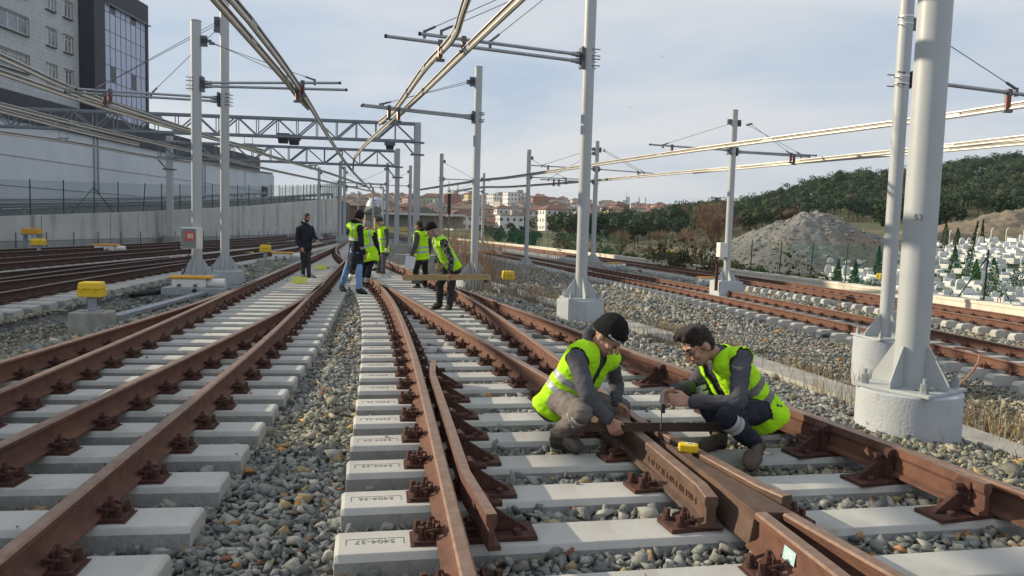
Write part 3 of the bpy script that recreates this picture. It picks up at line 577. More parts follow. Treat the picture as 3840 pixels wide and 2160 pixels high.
mast(-1.04, 20.79, .25, 5.75, .205, 'grey mast with a double arm and blue-white footing behind the man holding the plank', foot='oct', fw=.80, zf=-.6, rz=.2,
     arms=[((1746, 434), (1366, 393), [(1459, 424)]), ((1738, 441), (1360, 397), [(1495, 421)])], stays=[((1765, 302), (1436, 390)), ((1765, 310), (1425, 391))])
m4, m4l = mast(-7.45, 18.14, .25, 6.08, .235, 'grey mast with a glazed meter box on it, left of two by the shaded tracks', foot='square', fw=.78, zf=-.55, rz=.13,
     arms=[((742, 309), (1271, 311), [(1135, 326)]), ((745, 322), (1295, 337), [(1115, 335)])], stays=[((786, 160), (1180, 300)), ((775, 150), (1109, 300))])
mast(-7.51, 20.06, .25, 7.5, .228, 'taller grey mast just right of the mast with the meter box, arm reaching left', foot='square', fw=.78, zf=-.55, rz=.13,
     arms=[((823, 367), (291, 334), [(414, 346)]), ((820, 380), (250, 345), [(393, 355)])], stays=[((820, 90), (358, 334)), ((820, 78), (366, 330)), ((816, 108), (566, 352))])
mb_, mbl = mast(7.75, 27.8, -.15, 5.9, .238, 'grey mast with a white box on its side in front of the rubble heap', foot='square', fw=.85, zf=-1.0, rz=.15,
     arms=[((2747, 564), (2440, 542), [(2520, 552)]), ((2781, 568), (3057, 583), [(2966, 580)]), ((2781, 572), (3033, 588), [(2978, 586)])], stays=[((2758, 458), (2486, 543)), ((2811, 462), (2966, 578)), ((2800, 466), (3005, 580))])
mast(4.5, 43.2, -.2, 6.4, .26, 'thinner distant grey mast with arms both sides, right of the beanie man\'s mast', foot='concrete', fw=.85, zf=-1.0, rz=.17,
     arms=[((2218, 633), (1996, 620), [(2056, 624)]), ((2248, 635), (2449, 650), [(2393, 646)]), ((2215, 682), (2030, 673), [(2077, 676), (2096, 677)])], stays=[((2222, 559), (2032, 620)), ((2263, 560), (2415, 646)), ((2263, 566), (2400, 646)), ((2222, 575), (2056, 672))])
# meter box on the left mast
c = at(722, 893, 17.85); q = m4l(c); bx = MB().box((q.x, q.y-.06, q.z), (.44, .20, .50)).build('meter_box', MT['white'], m4, bev=.02)
gl = mat('dusty_glass', (.23, .245, .25), (.17, .185, .19), .25, scale=4)
MB().box((q.x-.045, q.y-.164, q.z), (.33, .012, .44)).build('box_window', gl, bx); MB().box((q.x-.01, q.y-.174, q.z+.05), (.20, .010, .22)).build('meter_panel', mat('meter_red', (.55, .11, .06), (.45, .09, .05), .5), bx)
m = MB()
for i in range(4): m.box((q.x-.05+i*.032, q.y-.181, q.z+.05), (.017, .006, .11))
m.build('meter_dial', MT['white'], bx); MB().tube([(q.x-.06, q.y-.05, q.z-.25), (q.x-.07, q.y-.1, q.z-.5), (q.x-.16, q.y-.14, q.z-.8), (q.x-.19, q.y-.2, .02)], .016, n=6).build('cable', MT['black'], m4)
q = mbl(at(2708, 937, 27.7)); wb = MB().box((q.x, q.y, q.z), (.30, .34, .52)).build('equipment_box', MT['white'], mb_, bev=.015)
farm = [(1657, 578, 49, 'distant grey mast rising behind the dry reeds'), (1985, 563, 45, 'distant thin grey mast by the parapet right of the reeds'), (1815, 650, 66, 'thin distant mast just right of the mast behind the plank man'), (1540, 622, 60, 'distant pale mast left of the gantry post behind the man with the paper'),
        (1293, 626, 63, 'distant mast right of a pair at the end of the retaining wall'), (1277, 606, 58, 'distant mast left of a pair at the end of the retaining wall'), (1454, 612, 58, 'distant mast close behind the second gantry post'), (1437, 700, 95, 'small far mast above the man with the grey cap'), (1344, 717, 108, 'tiny far mast in front of the brown house'), (1400, 707, 100, 'tiny far mast in front of the white mosque dome'), (1197, 628, 64, 'distant mast in front of the retaining wall above the man in black')]
for i, (px, py, Y, lb) in enumerate(farm):
    p = at(px, py, Y); zb = gz(p.x, p.y); yh = 851+(px-1920)*.0274; sgn = -1 if i in (0, 2, 3, 6) else 1
    if i == 0: sgn = 1
    t = p.z-1.55; a = proj((p.x, p.y, t)); e = proj((p.x+sgn*3.0, p.y+sgn*.6, t)); it = proj((p.x+sgn*2.2, p.y+sgn*.45, t)); s0 = proj((p.x, p.y, p.z-.45))
    mast(p.x, p.y, zb+.35, p.z, .24, lb, foot='concrete', fw=.8, zf=zb-.4, rz=.2, arms=[(a, e, [it])], stays=[(s0, it)], colr='mast')
# ------------------------------------------------------------------ overhead conductor bars
BP = [(a_*1.2, b_*1.22) for a_, b_ in [(-.042, .115), (.042, .115), (.042, .098), (.020, .092), (.020, .052), (.033, .044), (.033, .022), (.012, 0), (-.012, 0), (-.033, .022), (-.033, .044), (-.020, .052), (-.020, .092), (-.042, .098)]]
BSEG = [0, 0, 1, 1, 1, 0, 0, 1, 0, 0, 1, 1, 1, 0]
BARS = [([(1759, 0), (1700, 156), (1593, 272), (1482, 421), (1422, 471)], 4.6, 'curved aluminium conductor bar ending in a kinked tip above the men in the middle'),
        ([(1968, 0), (1728, 224), (1519, 421), (1381, 540), (1351, 573), (1329, 603), (1324, 640)], 4.6, 'long aluminium conductor bar with a hooked far end, over the right turnout'),
        ([(790, 0), (960, 190), (1072, 317), (1116, 373), (1155, 414)], 4.6, 'aluminium conductor bar ending short above the left turnout, left one of two'),
        ([(853, 0), (960, 127), (1124, 347), (1243, 540), (1295, 615), (1336, 663), (1374, 700), (1400, 730)], 4.6, 'aluminium conductor bar running on far into the distance over the left turnout'),
        ([(0, 227), (309, 361), (708, 495), (831, 534), (985, 571)], 4.6, 'topmost aluminium conductor bar over the shaded tracks on the left'),
        ([(0, 283), (335, 395), (600, 473), (863, 544), (1022, 594), (1240, 656), (1377, 704)], 4.6, 'second conductor bar over the shaded tracks running far into the distance'),
        ([(0, 402), (300, 476), (559, 537), (709, 571), (1022, 643), (1240, 688), (1385, 719)], 4.6, 'third conductor bar on the left, below the near gantry'),
        ([(0, 424), (300, 500), (520, 549)], 4.6, 'fourth conductor bar on the left, yellowish and close under the third'),
        ([(0, 503), (261, 540), (600, 599), (829, 628), (1022, 656)], 4.6, 'lowest conductor bar on the left in front of the retaining wall fence'),
        ([(3840, 406), (3513, 453), (2880, 535), (2516, 583), (2218, 626), (1920, 669), (1791, 683), (1575, 715)], 4.15, 'upper sunlit conductor bar crossing the right half of the sky'),
        ([(3840, 526), (3499, 562), (2880, 624), (2393, 667), (2218, 683), (1920, 704), (1791, 708), (1668, 730)], 4.25, 'middle sunlit conductor bar crossing the right half of the sky'),
        ([(3840, 545), (3499, 575), (3100, 607), (2600, 652)], 4.22, 'short lower conductor bar right of the thickest mast beside the middle one')]
def smooth_path(P, per=8):
    Q = [P[0]]+P+[P[-1]]; out = []
    for i in range(len(P)-1):
        a, b, c, d = Q[i], Q[i+1], Q[i+2], Q[i+3]
        for k in range(per):
            t = k/per; out.append(.5*((2*b)+(c-a)*t+(2*a-5*b+4*c-d)*t*t+(3*b-a-3*c+d)*t**3))
    return out+[P[-1]]
for pts, z, lb in BARS:
    P = [G(a, b, z) for a, b in pts]; P = smooth_path([P[0]+(P[0]-P[1]).normalized()*9]+P)
    ob = MB().sweep(P, BP, BSEG).build('conductor_bar', [MT['alu'], MT['alu_shade']]); tag(ob, lb, 'conductor bar', 'overhead conductor bars')
    for i in range(6, len(P)-6, 9): MB().sweep([P[i]+(P[i+1]-P[i]).normalized()*a for a in (-.22, 0, .22)], [(-.047, .045), (.047, .045), (.047, .100), (-.047, .100)]).build('joint_plate', MT['galv'], ob)
# ------------------------------------------------------------------ gantries
def gantry(pr, pl, zt, zb, label, posts, brk, lights):
    pr, pl = Vector(pr), Vector(pl); g = thing('signal_gantry', label, 'gantry', (pr.x, pr.y, 0)); d = (pl-pr); d.z = 0; Lg = d.length; d.normalize(); e = Vector((-d.y, d.x, 0)); o = Vector((pr.x, pr.y, 0)); rot = Matrix.Rotation(math.atan2(d.y, d.x), 3, 'Z')
    for nm, z in (('top_chord', zt), ('bottom_chord', zb)):
        m = MB()
        for s in (-.27, .27): m.box(d*Lg/2+e*s+Vector((0, 0, z)), (Lg, .11, .13), rot)
        m.build(nm, MT['gantry'], g)
    n = int(Lg/1.08)
    for i in range(n+1):
        a = Lg*i/n; m = MB()
        for s in (-.27, .27): m.cyl(d*a+e*s+Vector((0, 0, zb)), d*a+e*s+Vector((0, 0, zt)), .03, n=6)
        m.build('vertical', MT['gantry'], g)
        if i < n:
            b = Lg*(i+1)/n; m = MB(); za, zc = (zt, zb) if i % 2 else (zb, zt)
            for s in (-.27, .27): m.cyl(d*a+e*s+Vector((0, 0, za)), d*b+e*s+Vector((0, 0, zc)), .042, n=6)
            m.build('diagonal', MT['gantry'], g)
    for px, w_, top in posts:
        p = Vector(px); q = p-o; zg = gz(p.x, p.y)-.2; ps = MB().box((q.x, q.y, (top+zg)/2), (w_, w_, top-zg), rot).build('post', MT['gantry'] if w_ < .3 else MT['mast'], g, bev=.02)
        m = MB()
        for z in (zb-.05, zb-.75): m.box((q.x, q.y, z), (w_+.42, w_+.08, .07), rot)
        m.build('post_clamp', MT['steel_dark'], ps); MB().cyl((q.x+d.x*(w_/2), q.y+d.y*(w_/2), zb-.75), (q.x+d.x*(w_/2+.65), q.y+d.y*(w_/2+.65), zb), .05, n=6).build('post_brace', MT['gantry'], ps)
        MB().box((q.x, q.y, zg+.35), (w_+.5, w_+.5, .7), rot).build('footing', MT['concrete'], g)
    for px, py in brk:
        c = along(pr, d, px, py)-o; m = MB().box(c, (.62, .16, .07), rot)
        for s in (-.22, .22): m.cyl(c+d*s, c+d*s+Vector((0, 0, zb-c.z)), .016, n=6)
        b = m.build('drop_bracket', MT['galv'], g); m = MB()
        for s in (-.15, .15):
            for k in range(5): m.cyl(c+d*s+Vector((0, 0, -.05-k*.045)), c+d*s+Vector((0, 0, -.085-k*.045)), .05, n=10)
        m.build('insulator', MT['insul'], b)
    for px, py in lights:
        c = along(pr, d, px, py)-o; fl = MB().box(c+Vector((0, 0, .17)), (.72, .4, .3), rot).build('floodlight', MT['steel_dark'], g); MB().box(c+Vector((0, 0, -.12)), (.48, .34, .26), rot, taper=1.15).build('lamp_head', MT['black'], fl)
    return g
gantry((-5.95, 45.6, 0), (-30.5, 43.4, 0), 7.40, 6.38, 'near lattice steel gantry carrying two floodlights, spanning the left tracks', [((-5.78, 45.7, 0), .38, 7.5), ((-29.6, 43.5, 0), .38, 7.5)], [(238, 518), (655, 530), (932, 540)], [(1062, 521), (1103, 527)])
gantry((-8.15, 52.4, 0), (-23.0, 50.2, 0), 6.42, 5.42, 'far lattice steel gantry, smaller, seen below the near gantry', [((-7.95, 52.4, 0), .32, 6.6), ((-22.4, 50.3, 0), .36, 6.8)], [(1174, 621), (960, 614), (820, 612)], [(1462, 546)])
# ------------------------------------------------------------------ pedestals, point machines, boards and small things
def pedestal(bx, by, z, w_, hp, ph, label, ztop=None, noplinth=False, bw=.36, cl='yellow', grp='yellow junction boxes'):
    p = G(bx, by, z); o = thing('junction_box', label, 'junction box', p, .15, grp)
    if not noplinth: MB().box((0, 0, hp/2-.15), (w_, w_*.8, hp+.3), taper=.95).build('plinth', MT['concrete'], o, bev=.02)
    else: hp = 0
    MB().box((0, 0, hp+.006), (.30, .26, .012)).build('flange', MT['galv'], o); MB().box((0, 0, hp+ph/2), (.12, .10, ph)).build('stem', MT['galv'], o, bev=.02)
    q = MB().box((0, 0, hp+ph+.05), (bw, bw*.8, .10)).box((0, 0, hp+ph+.105), (bw*1.05, bw*.84, .015)).build('box', MT[cl], o, bev=.012); MB().box((0, 0, hp+ph+.175), (bw, bw*.8, .12), taper=.9).build('lid', MT[cl], q, bev=.025)
    m = MB()
    for s in (-.3, .2): m.box((bw*s, -bw*.43, hp+ph+.11), (.025, .02, .07), Matrix.Rotation(.5, 3, 'Y'))
    m.build('latch', MT[cl], q); return o
pedestal(347, 1222, -.22, .60, .24, .24, 'yellow junction box on a grey stem and pitted concrete plinth, nearest one on the left')
pedestal(995, 1003, -.1, .56, .30, .26, 'yellow junction box on a square concrete plinth left of the man in black')
pedestal(146, 962, -.1, .50, .16, .30, 'yellow junction box on a low plinth amid the shaded tracks at the left edge', bw=.46)
pedestal(627, 908, -.1, .4, .1, .35, 'small yellow junction box beside the far gantry post', noplinth=True, bw=.6)
pedestal(1262, 880, -.1, .5, .1, .8, 'orange junction box at the right end of the retaining wall', noplinth=True, bw=1.0, cl='orange')
pedestal(1903, 1117, -.42, .52, .30, .22, 'yellow junction box on a concrete plinth right of the man with the plank', bw=.34)
pedestal(2507, 965, -.4, .3, .0, .28, 'yellow junction box on the parapet in front of the scrub', noplinth=True, bw=.62)
pedestal(3308, 1063, -.4, .3, .0, .2, 'yellow junction box half hidden behind the slimmer mast on the parapet', noplinth=True, bw=.42)
p = G(122, 935, -.1); o = thing('cable_cabinet', 'flat orange cable cabinet on grey legs by the retaining wall', 'cabinet', p, .1); MB().box((0, 0, .85), (.72, .5, .24)).build('body', MT['orange'], o, bev=.02); MB().box((0, 0, .70), (.80, .56, .04)).build('tray', MT['galv'], o)
for sx in (-.3, .3): MB().box((sx, 0, .34), (.07, .3, .68)).build('leg', MT['galv'], o)
def point_machine(px, py, z, label, sc=1., rz=.15, trayq=True):
    p = G(px, py, z); o = thing('point_machine', label, 'point machine', p, rz, 'point machines'); s = sc
    if trayq:
        MB().box((.02*s, -.05, -.02), (1.35*s, .62*s, .16*s)).build('tray', MT['galv'], o, bev=.01); MB().cyl((.05, -.37*s, .0), (.05, -.36*s-.005, .0), .05*s, n=16).build('tray_hole', MT['black'], o)
    MB().box((-.12*s, 0, .15*s), (.72*s, .40*s, .19*s)).build('housing', MT['white'], o, bev=.02); MB().box((-.10*s, 0, .275*s), (.88*s, .46*s, .05*s)).build('lid', MT['orange'], o, bev=.015)
    MB().cyl((.25*s, -.03, .15*s), (.62*s, -.03, .15*s), .10*s, n=18).build('motor', MT['white'], o, smooth=True)
    m = MB()
    for k in (-.32, .02): m.box((k*s, -.205*s, .10*s), (.08*s, .02, .06*s))
    m.build('lug', MT['steel_dark'], o); MB().box((.9*s, .02, .06*s), (.9*s, .06*s, .05*s)).build('throw_rod', MT['galv'], o)
    return o
point_machine(738, 1085, -.02, 'white point machine with a flat orange lid in front of the meter box mast', 1.0, .13)
point_machine(1068, 972, -.05, 'white point machine with an orange lid beside the man in black', 1.0, .13)
point_machine(409, 944, 0., 'small distant point machine with an orange lid among the shaded rails', 1.1, .1, False)
point_machine(2308, 1003, ZT+.05, 'point machine with a yellow lid between the lower tracks near the thin mast', .95, .15)
point_machine(2655, 1060, ZT+.05, 'point machine with a yellow lid beside the mast with the white box', .85, .15)
point_machine(1655, 905, -.1, 'tiny pale point machine beyond the gantry', .8, .15, False).name = 'point_machine'
def board(x0, y0, x1, y1, txt, label, grp=None):
    p = G((x0+x1)/2, y1, .0); k = p.y/FOC; w_ = (x1-x0)*k; h = (y1-y0)*k*1.02; o = MB().box((0, 0, h/2+.01), (w_, .012, h)).build('number_board', MT['ylboard']); o.location = p; o.rotation_euler = (R(-8), 0, .1); tag(o, label, 'board', grp)
    if txt: put('lettering', text_mesh(txt, h*.78, .0015, MT['letter']), o, loc=(0, -.0075, h/2+.01), rot=(R(90), 0, 0))
board(1093, 1040, 1150, 1063, 'MD14', 'yellow number board reading MD14 between the left rails')
board(1182, 995, 1225, 1012, 'MD12', 'yellow number board reading MD12 behind the man in black')
for x0, y0, x1, y1, lb in ((918, 945, 951, 951.5, 'blank yellow board lying near the plinth left of the man in black'), (1000, 910, 1023, 914, 'blank yellow board beyond the junction box left of the man in black'), (1205, 915, 1229, 920, 'blank yellow board right of the man in black'), (630, 936, 663, 940.5, 'blank yellow board left of the mast with the meter box'), (895, 906, 918, 910, 'farthest blank yellow board on the shaded tracks')):
    board(x0, y0, x1, y1, None, lb, 'blank yellow boards on the shaded tracks')
P = [G(*q) for q in ((490, 1108, -.2), (560, 1098, -.12), (640, 1090, -.1), (700, 1086, -.1), (722, 1089, -.14))]; tag(MB().tube(smooth_path(P), .062, n=14).build('corrugated_duct', MT['black'], smooth=True), 'black corrugated cable duct lying on the gravel beside the orange-lidded machine', 'duct')
P = [G(*q) for q in ((430, 1195, -.2), (560, 1160, -.14), (760, 1105, -.1))]; tag(MB().sweep(P, [(-.10, 0), (.10, 0), (.10, .06), (-.10, .06)]).build('cable_channel', MT['galv']), 'grey cable channel running along the left turnout to the point machine', 'cable channel')
def bag(px, py, s, lb):
    p = G(px, py, -.02); m = MB(); me = bmesh.new(); bmesh.ops.create_icosphere(me, subdivisions=3, radius=1)
    for v in me.verts: v.co = Vector((v.co.x*s*1.3, v.co.y*s*.8, max(-.2, v.co.z)*s*.75))*(1+.45*noise.noise(v.co*2.1))
    q = bpy.data.meshes.new('plastic_bag'); me.to_mesh(q); me.free(); q.materials.append(mat('bag', (.75, .72, .60), (.62, .55, .40), .45, scale=12)); tag(put('plastic_bag', q, loc=p), lb, 'bag')
bag(1317, 1046, .16, 'crumpled whitish plastic bag between the legs of the man in jeans'); bag(1524, 1005, .17, 'crumpled yellowish plastic bag beside the concrete blocks')
for px, py, w_, h, lb in ((1506, 962, .95, .62, 'upper grey concrete block behind the man with the paper'), (1512, 992, .72, .42, 'lower grey concrete block behind the man with the paper'), (1618, 1024, .42, .62, 'narrow concrete block between the man with the paper and the man with the plank')):
    p = G(px, py, -.1); o = MB().box((0, 0, h/2-.05), (w_, .6, h+.1), taper=.97).build('concrete_block', MT['concrete'], bev=.015); o.location = p; o.rotation_euler = (0, 0, .15); tag(o, lb, 'concrete block')
# rusty stub pipe beside the mast with the white box, cable loop by the big mast
p = G(2686, 1058, -.2); o = MB().cyl((0, 0, -.3), (0, 0, .62), .06, n=16).cyl((0, 0, .62), (0, 0, .65), .07, n=16).build('stub_pipe', MT['rustdark'], smooth=True); o.location = p; tag(o, 'short rusty upright pipe beside the mast with the white box', 'pipe')
p = bl((0, 0, 0)); P = [Vector((3.95, 7.2, -.1)), Vector((4.15, 7.1, .15)), Vector((4.42, 7.25, .33)), Vector((4.55, 7.4, .45)), Vector((4.43, 7.4, .50)), Vector((4.30, 7.4, .51))]; tag(MB().tube(smooth_path(P), .012, n=7).build('loose_cable', mat('cable_sheath', (.30, .10, .07), (.35, .2, .12), .6)), 'loose reddish cable end curling up behind the thickest mast', 'cable')
# ------------------------------------------------------------------ left retaining wall, road, fence, guard rails
WX = align([(8, -25.2), (20, -24.5), (36, -23.7), (50, -23.0), (70, -22.35), (96, -21.9)], 1); WZ = lambda y: float(np.interp(y, [8, 20, 36, 50, 67, 96], [1.3, 1.3, 1.40, 1.95, 2.78, 4.5]))
ys = list(np.arange(8, 96.1, 2.0)); m = MB(); vs = []
for y in ys:
    x = float(X(WX, y)); z = WZ(y); vs += [(x, y, -.6), (x, y, z), (x-.4, y, z), (x-.4, y, -.6)]
n = len(ys); fs = [(0, 1, 2, 3), tuple(range(4*n-4, 4*n))[::-1]]
for i in range(n-1): fs += [(i*4+j, i*4+(j+1) % 4, i*4+4+(j+1) % 4, i*4+4+j) for j in range(4)]
rwl = m.add(vs, fs).build('retaining_wall', MT['wall']); tag(rwl, 'long stained concrete retaining wall below the road on the left', 'retaining wall')
for y in (31.5, 38.5, 44.5, 52, 60, 69, 80, 90): x = float(X(WX, y)); MB().box((x+.002, y, (WZ(y)-.6)/2), (.012, .035, WZ(y)+.5)).build('joint', MT['steel_dark'], rwl)
for i in range(28): y = 34+i*2.2; x = float(X(WX, y)); MB().box((x+.30, y, .30), (.05, .05, .72)).build('cable_bracket', MT['gantry'], rwl)
MB().sweep([Vector((float(X(WX, y))+.30, y, .22)) for y in np.arange(30, 95, 2)], [(-.12, 0), (.12, 0), (.12, .05), (-.12, .05)]).build('cable_tray', MT['gantry'], rwl)
m = MB(); vs = []; ys2 = list(np.arange(4, 200, 4))
for y in ys2: vs += [(float(X(WX, min(y, 96)))-.4-(max(0, y-96)**1.6)*.02, y, WZ(y)-.12), (-33-(max(0, y-96)**1.6)*.02, y, WZ(y)-.10)]
n = len(ys2); m.add(vs, [(2*i, 2*i+1, 2*i+3, 2*i+2) for i in range(n-1)]); m.add([(vs[2*i][0], vs[2*i][1], -1) for i in range(n)]+[vs[2*i] for i in range(n)], [(i, i+1, n+i+1, n+i) for i in range(n-1)]); tag(m.build('road', MT['asphalt']), kind='structure')
net = bpy.data.materials.new('wire_netting'); net.use_nodes = True; t = net.node_tree; t.nodes.clear(); o_ = t.nodes.new('ShaderNodeOutputMaterial'); a = t.nodes.new('ShaderNodeBsdfTransparent'); b = t.nodes.new('ShaderNodeBsdfDiffuse'); b.inputs[0].default_value = (.015, .075, .05, 1); mx_ = t.nodes.new('ShaderNodeMixShader')
uv = t.nodes.new('ShaderNodeUVMap'); sp = t.nodes.new('ShaderNodeSeparateXYZ'); t.links.new(uv.outputs[0], sp.inputs[0])
def mth(op, a_, b_=None, v=None):
    q = t.nodes.new('ShaderNodeMath'); q.operation = op
    if hasattr(a_, 'links'): t.links.new(a_, q.inputs[0])
    else: q.inputs[0].default_value = a_
    if b_ is not None: t.links.new(b_, q.inputs[1])
    elif v is not None: q.inputs[1].default_value = v
    return q.outputs[0]
u1 = mth('ADD', sp.outputs[0], sp.outputs[1]); u2 = mth('SUBTRACT', sp.outputs[0], sp.outputs[1])
f = [mth('LESS_THAN', mth('ABSOLUTE', mth('SUBTRACT', mth('FRACT', mth('MULTIPLY', q, v=9.0)), v=.5)), v=.055) for q in (u1, u2)]
t.links.new(mth('MAXIMUM', f[0], f[1]), mx_.inputs[0]); t.links.new(a.outputs[0], mx_.inputs[1]); t.links.new(b.outputs[0], mx_.inputs[2]); t.links.new(mx_.outputs[0], o_.inputs[0])
def netting(P, h, parent, name='netting'):
    me = bpy.data.meshes.new(name); vs = [tuple(p) for p in P]+[(p.x, p.y, p.z+h) for p in P]; n = len(P); me.from_pydata(vs, [], [(i, i+1, n+i+1, n+i) for i in range(n-1)]); me.materials.append(net); ul = me.uv_layers.new(); d = [0]
    for i in range(1, n): d.append(d[-1]+(Vector(P[i])-Vector(P[i-1])).length)
    for pl in me.polygons:
        for li in pl.loop_indices: vi = me.loops[li].vertex_index; ul.data[li].uv = (d[vi % n], vs[vi][2])
    return put(name, me, parent)
def solve_y(fx, px, lo=8., hi=150.):                  # where a line x = fx(y) passes the photo column px
    best = min(np.arange(lo, hi, .1), key=lambda y: abs(proj((fx(y), y, 0))[0]-px)); return float(best)
fl_ = thing('mesh_fence', 'dark green wire fence on top of the left retaining wall', 'fence', (0, 0, 0)); fx = lambda y: float(X(WX, y))-.2
yy = [solve_y(fx, q) for q in (118, 241, 354, 446, 538, 607, 676, 798, 891, 933, 985, 1016, 1046, 1070, 1096, 1117, 1138, 1150, 1164, 1178, 1190, 1202, 1214, 1224, 1232, 1240, 1247, 1254, 1260, 1265)]+[28.5, 31.5]
for k, y in enumerate(yy):
    x = fx(y); z = WZ(y); dx = .16 if k == 4 else 0; MB().cyl((x, y, z), (x+dx*.3, y+dx, z+1.78), .03, n=8).build('post', MT['green'], fl_)
    if k == 2:
        for s in (-1, 1): MB().cyl((fx(y+s*2.0), y+s*2.0, z), (x, y, z+1.45), .026, n=8).build('brace', MT['green'], fl_)
ysn = list(np.arange(26, 96.1, 2)); netting([Vector((fx(y), y, WZ(y))) for y in ysn], 1.72, fl_)
MB().tube([(fx(y), y, WZ(y)+.55) for y in ysn], .012, n=4).build('wire', MT['green'], fl_)
fl2 = thing('mesh_fence', 'green fence curving away with the ramp beyond the end of the retaining wall', 'fence', (0, 0, 0)); P = [at(px_, 744-(px_-1060)*.02, Y_) for px_, Y_ in ((1271, 96), (1262, 104), (1235, 116), (1200, 126), (1150, 134), (1100, 140), (1050, 145))]
for i, p in enumerate(smooth_path(P, 4)): MB().cyl((p.x, p.y, p.z-.5), (p.x, p.y, p.z+2.2), .04, n=6).build('post', MT['green'], fl2)
netting(smooth_path(P, 4), 2.0, fl2)
def guard(fx, y0, y1, zoff, lb):
    g = thing('guard_rail', lb, 'guard rail', (0, 0, 0)); ys = list(np.arange(y0, y1+.1, 2)); MB().sweep([Vector((fx(y), y, WZ(y)+zoff)) for y in ys], [(-.03, .45), (.02, .45), (.05, .54), (.0, .60), (.05, .66), (.02, .76), (-.03, .76)]).build('beam', MT['galv'], g)
    for y in ys: MB().box((fx(y)-.08, y+.5, WZ(y)+zoff+.3), (.09, .12, .74)).build('post', MT['galv'], g)
guard(lambda y: float(X(WX, y))-.75, 26, 96, -.10, 'galvanised guard rail along the road edge behind the left fence'); guard(lambda y: float(X(WX, y))-7.6, 26, 92, -.10, 'far galvanised guard rail along the pale hall wall')
# ------------------------------------------------------------------ hall and office block on the left
pale = add_stains(mat('pale_render', (.66, .69, .72), (.60, .63, .66), .9, scale=.5, bump=.05, bscale=8), (.50, .53, .56), .25, (1, .5, .6), .5, .75, .5); dark = mat('dark_cladding', (.040, .044, .058), (.032, .035, .047), .55, scale=1)
hall = thing('hall_building', 'long pale grey hall with a dark cladding band along its top, behind the road', 'building', (-32, 50, 0)); H = lambda x, y, z: (x+32, y-50, z)
MB().box(H(-46, 53, 3.6), (28, 100, 7.8)).build('wall', pale, hall); MB().box(H(-45.9, 50.5, 8.35), (28.3, 92, 1.75)).build('cladding_band', dark, hall); MB().box(H(-46, 30.9, 9.95), (28.2, 30.8, 1.7)).build('parapet', dark, hall); MB().box(H(-46, 3.4, 6.3), (28.1, 24, 12.8)).build('end_block', pale, hall)  # unseen parapet and end block, added to cast shade over the yard
for px in (352, 366, 757, 767): y = onx(px, 640, -32).y; MB().cyl(H(-31.93, y, 3.2), H(-31.93, y, 7.45), .06, n=8).build('downpipe', MT['galv'], hall)
y = onx(918, 640, -32).y; MB().cyl(H(-31.9, y, 1.5), H(-31.9, y, 8.5), .08, n=8).build('downpipe', MT['white'], hall); MB().box(H(-31.97, 99, 3.2), (.1, 2.2, 5.2)).build('gate', dark, hall)
for z in (3.3, 5.2): MB().box(H(-31.985, 60, z), (.03, 80, .035)).build('wall_joint', MT['gantry'], hall)
tile = mat('tile_cladding', (.56, .585, .60), (.49, .51, .525), .8, scale=1.4); t = tile.node_tree; bk = t.nodes.new('ShaderNodeTexBrick'); bk.inputs['Scale'].default_value = 1; bk.inputs['Brick Width'].default_value = .9; bk.inputs['Row Height'].default_value = .32; bk.inputs['Mortar Size'].default_value = .012; bk.inputs['Color1'].default_value = (1, 1, 1, 1); bk.inputs['Color2'].default_value = (.93, .93, .93, 1); bk.inputs['Mortar'].default_value = (.62, .62, .62, 1)
c_ = t.nodes.new('ShaderNodeTexCoord'); s_ = t.nodes.new('ShaderNodeSeparateXYZ'); cb = t.nodes.new('ShaderNodeCombineXYZ'); t.links.new(c_.outputs['Object'], s_.inputs[0]); t.links.new(s_.outputs[1], cb.inputs[0]); t.links.new(s_.outputs[2], cb.inputs[1]); t.links.new(cb.outputs[0], bk.inputs['Vector']); pb_ = t.nodes['Principled BSDF']; src = pb_.inputs['Base Color'].links[0].from_socket; mm = t.nodes.new('ShaderNodeMix'); mm.data_type = 'RGBA'; mm.blend_type = 'MULTIPLY'; mm.inputs['Factor'].default_value = 1; t.links.new(src, mm.inputs['A']); t.links.new(bk.outputs['Color'], mm.inputs['B']); t.links.new(mm.outputs['Result'], pb_.inputs['Base Color'])
glass = mat('blue_glass', (.50, .54, .70), (.44, .48, .64), .30, scale=.35, spec=.6); glass2 = mat('window_glass', (.10, .13, .17), (.30, .34, .38), .12, scale=.9, spec=.8); glassd = mat('dark_glass', (.035, .045, .045), (.03, .04, .04), .2)
off_ = thing('office_building', 'grey tiled office block with a dark framed blue glass corner above the hall', 'building', (-36, 60, 9)); O = lambda x, y, z: (x+36, y-60, z-9)
XF = -36.0
MB().box(O(-45, 57.4, 15), (18, 14.0, 12.4)).build('wall', tile, off_)
def window(y0, y1, z0, z1, nm):
    f_ = MB(); cy, cz, w_, h = (y0+y1)/2, (z0+z1)/2, y1-y0, z1-z0
    for a, b, c2, d2 in ((cy, z1-.03, w_, .06), (cy, z0+.03, w_, .06), (y0+.03, cz, .06, h-.12), (y1-.03, cz, .06, h-.12)): f_.box(O(XF+.03, a, b), (.10, c2, d2))
    for k in range(1, nm): f_.box(O(XF+.035, y0+w_*k/nm, cz), (.07, .05, h-.12))
    f_.box(O(XF+.032, cy, z1-.30), (.06, w_-.12, .04)); q = f_.build('window', MT['white'], off_)
    MB().box(O(XF+.004, cy, cz), (.02, w_-.1, h-.1)).build('pane', glass2, q); MB().box(O(XF+.08, cy, z0-.05), (.22, w_+.25, .07)).build('sill', MT['steel_dark'], q)
    rv = MB(); rv.box(O(XF+.09, cy, z1+.05), (.16, w_+.2, .08)); rv.box(O(XF+.09, y1+.05, cz), (.16, .09, h)); rv.build('reveal', MT['concrete'], q)
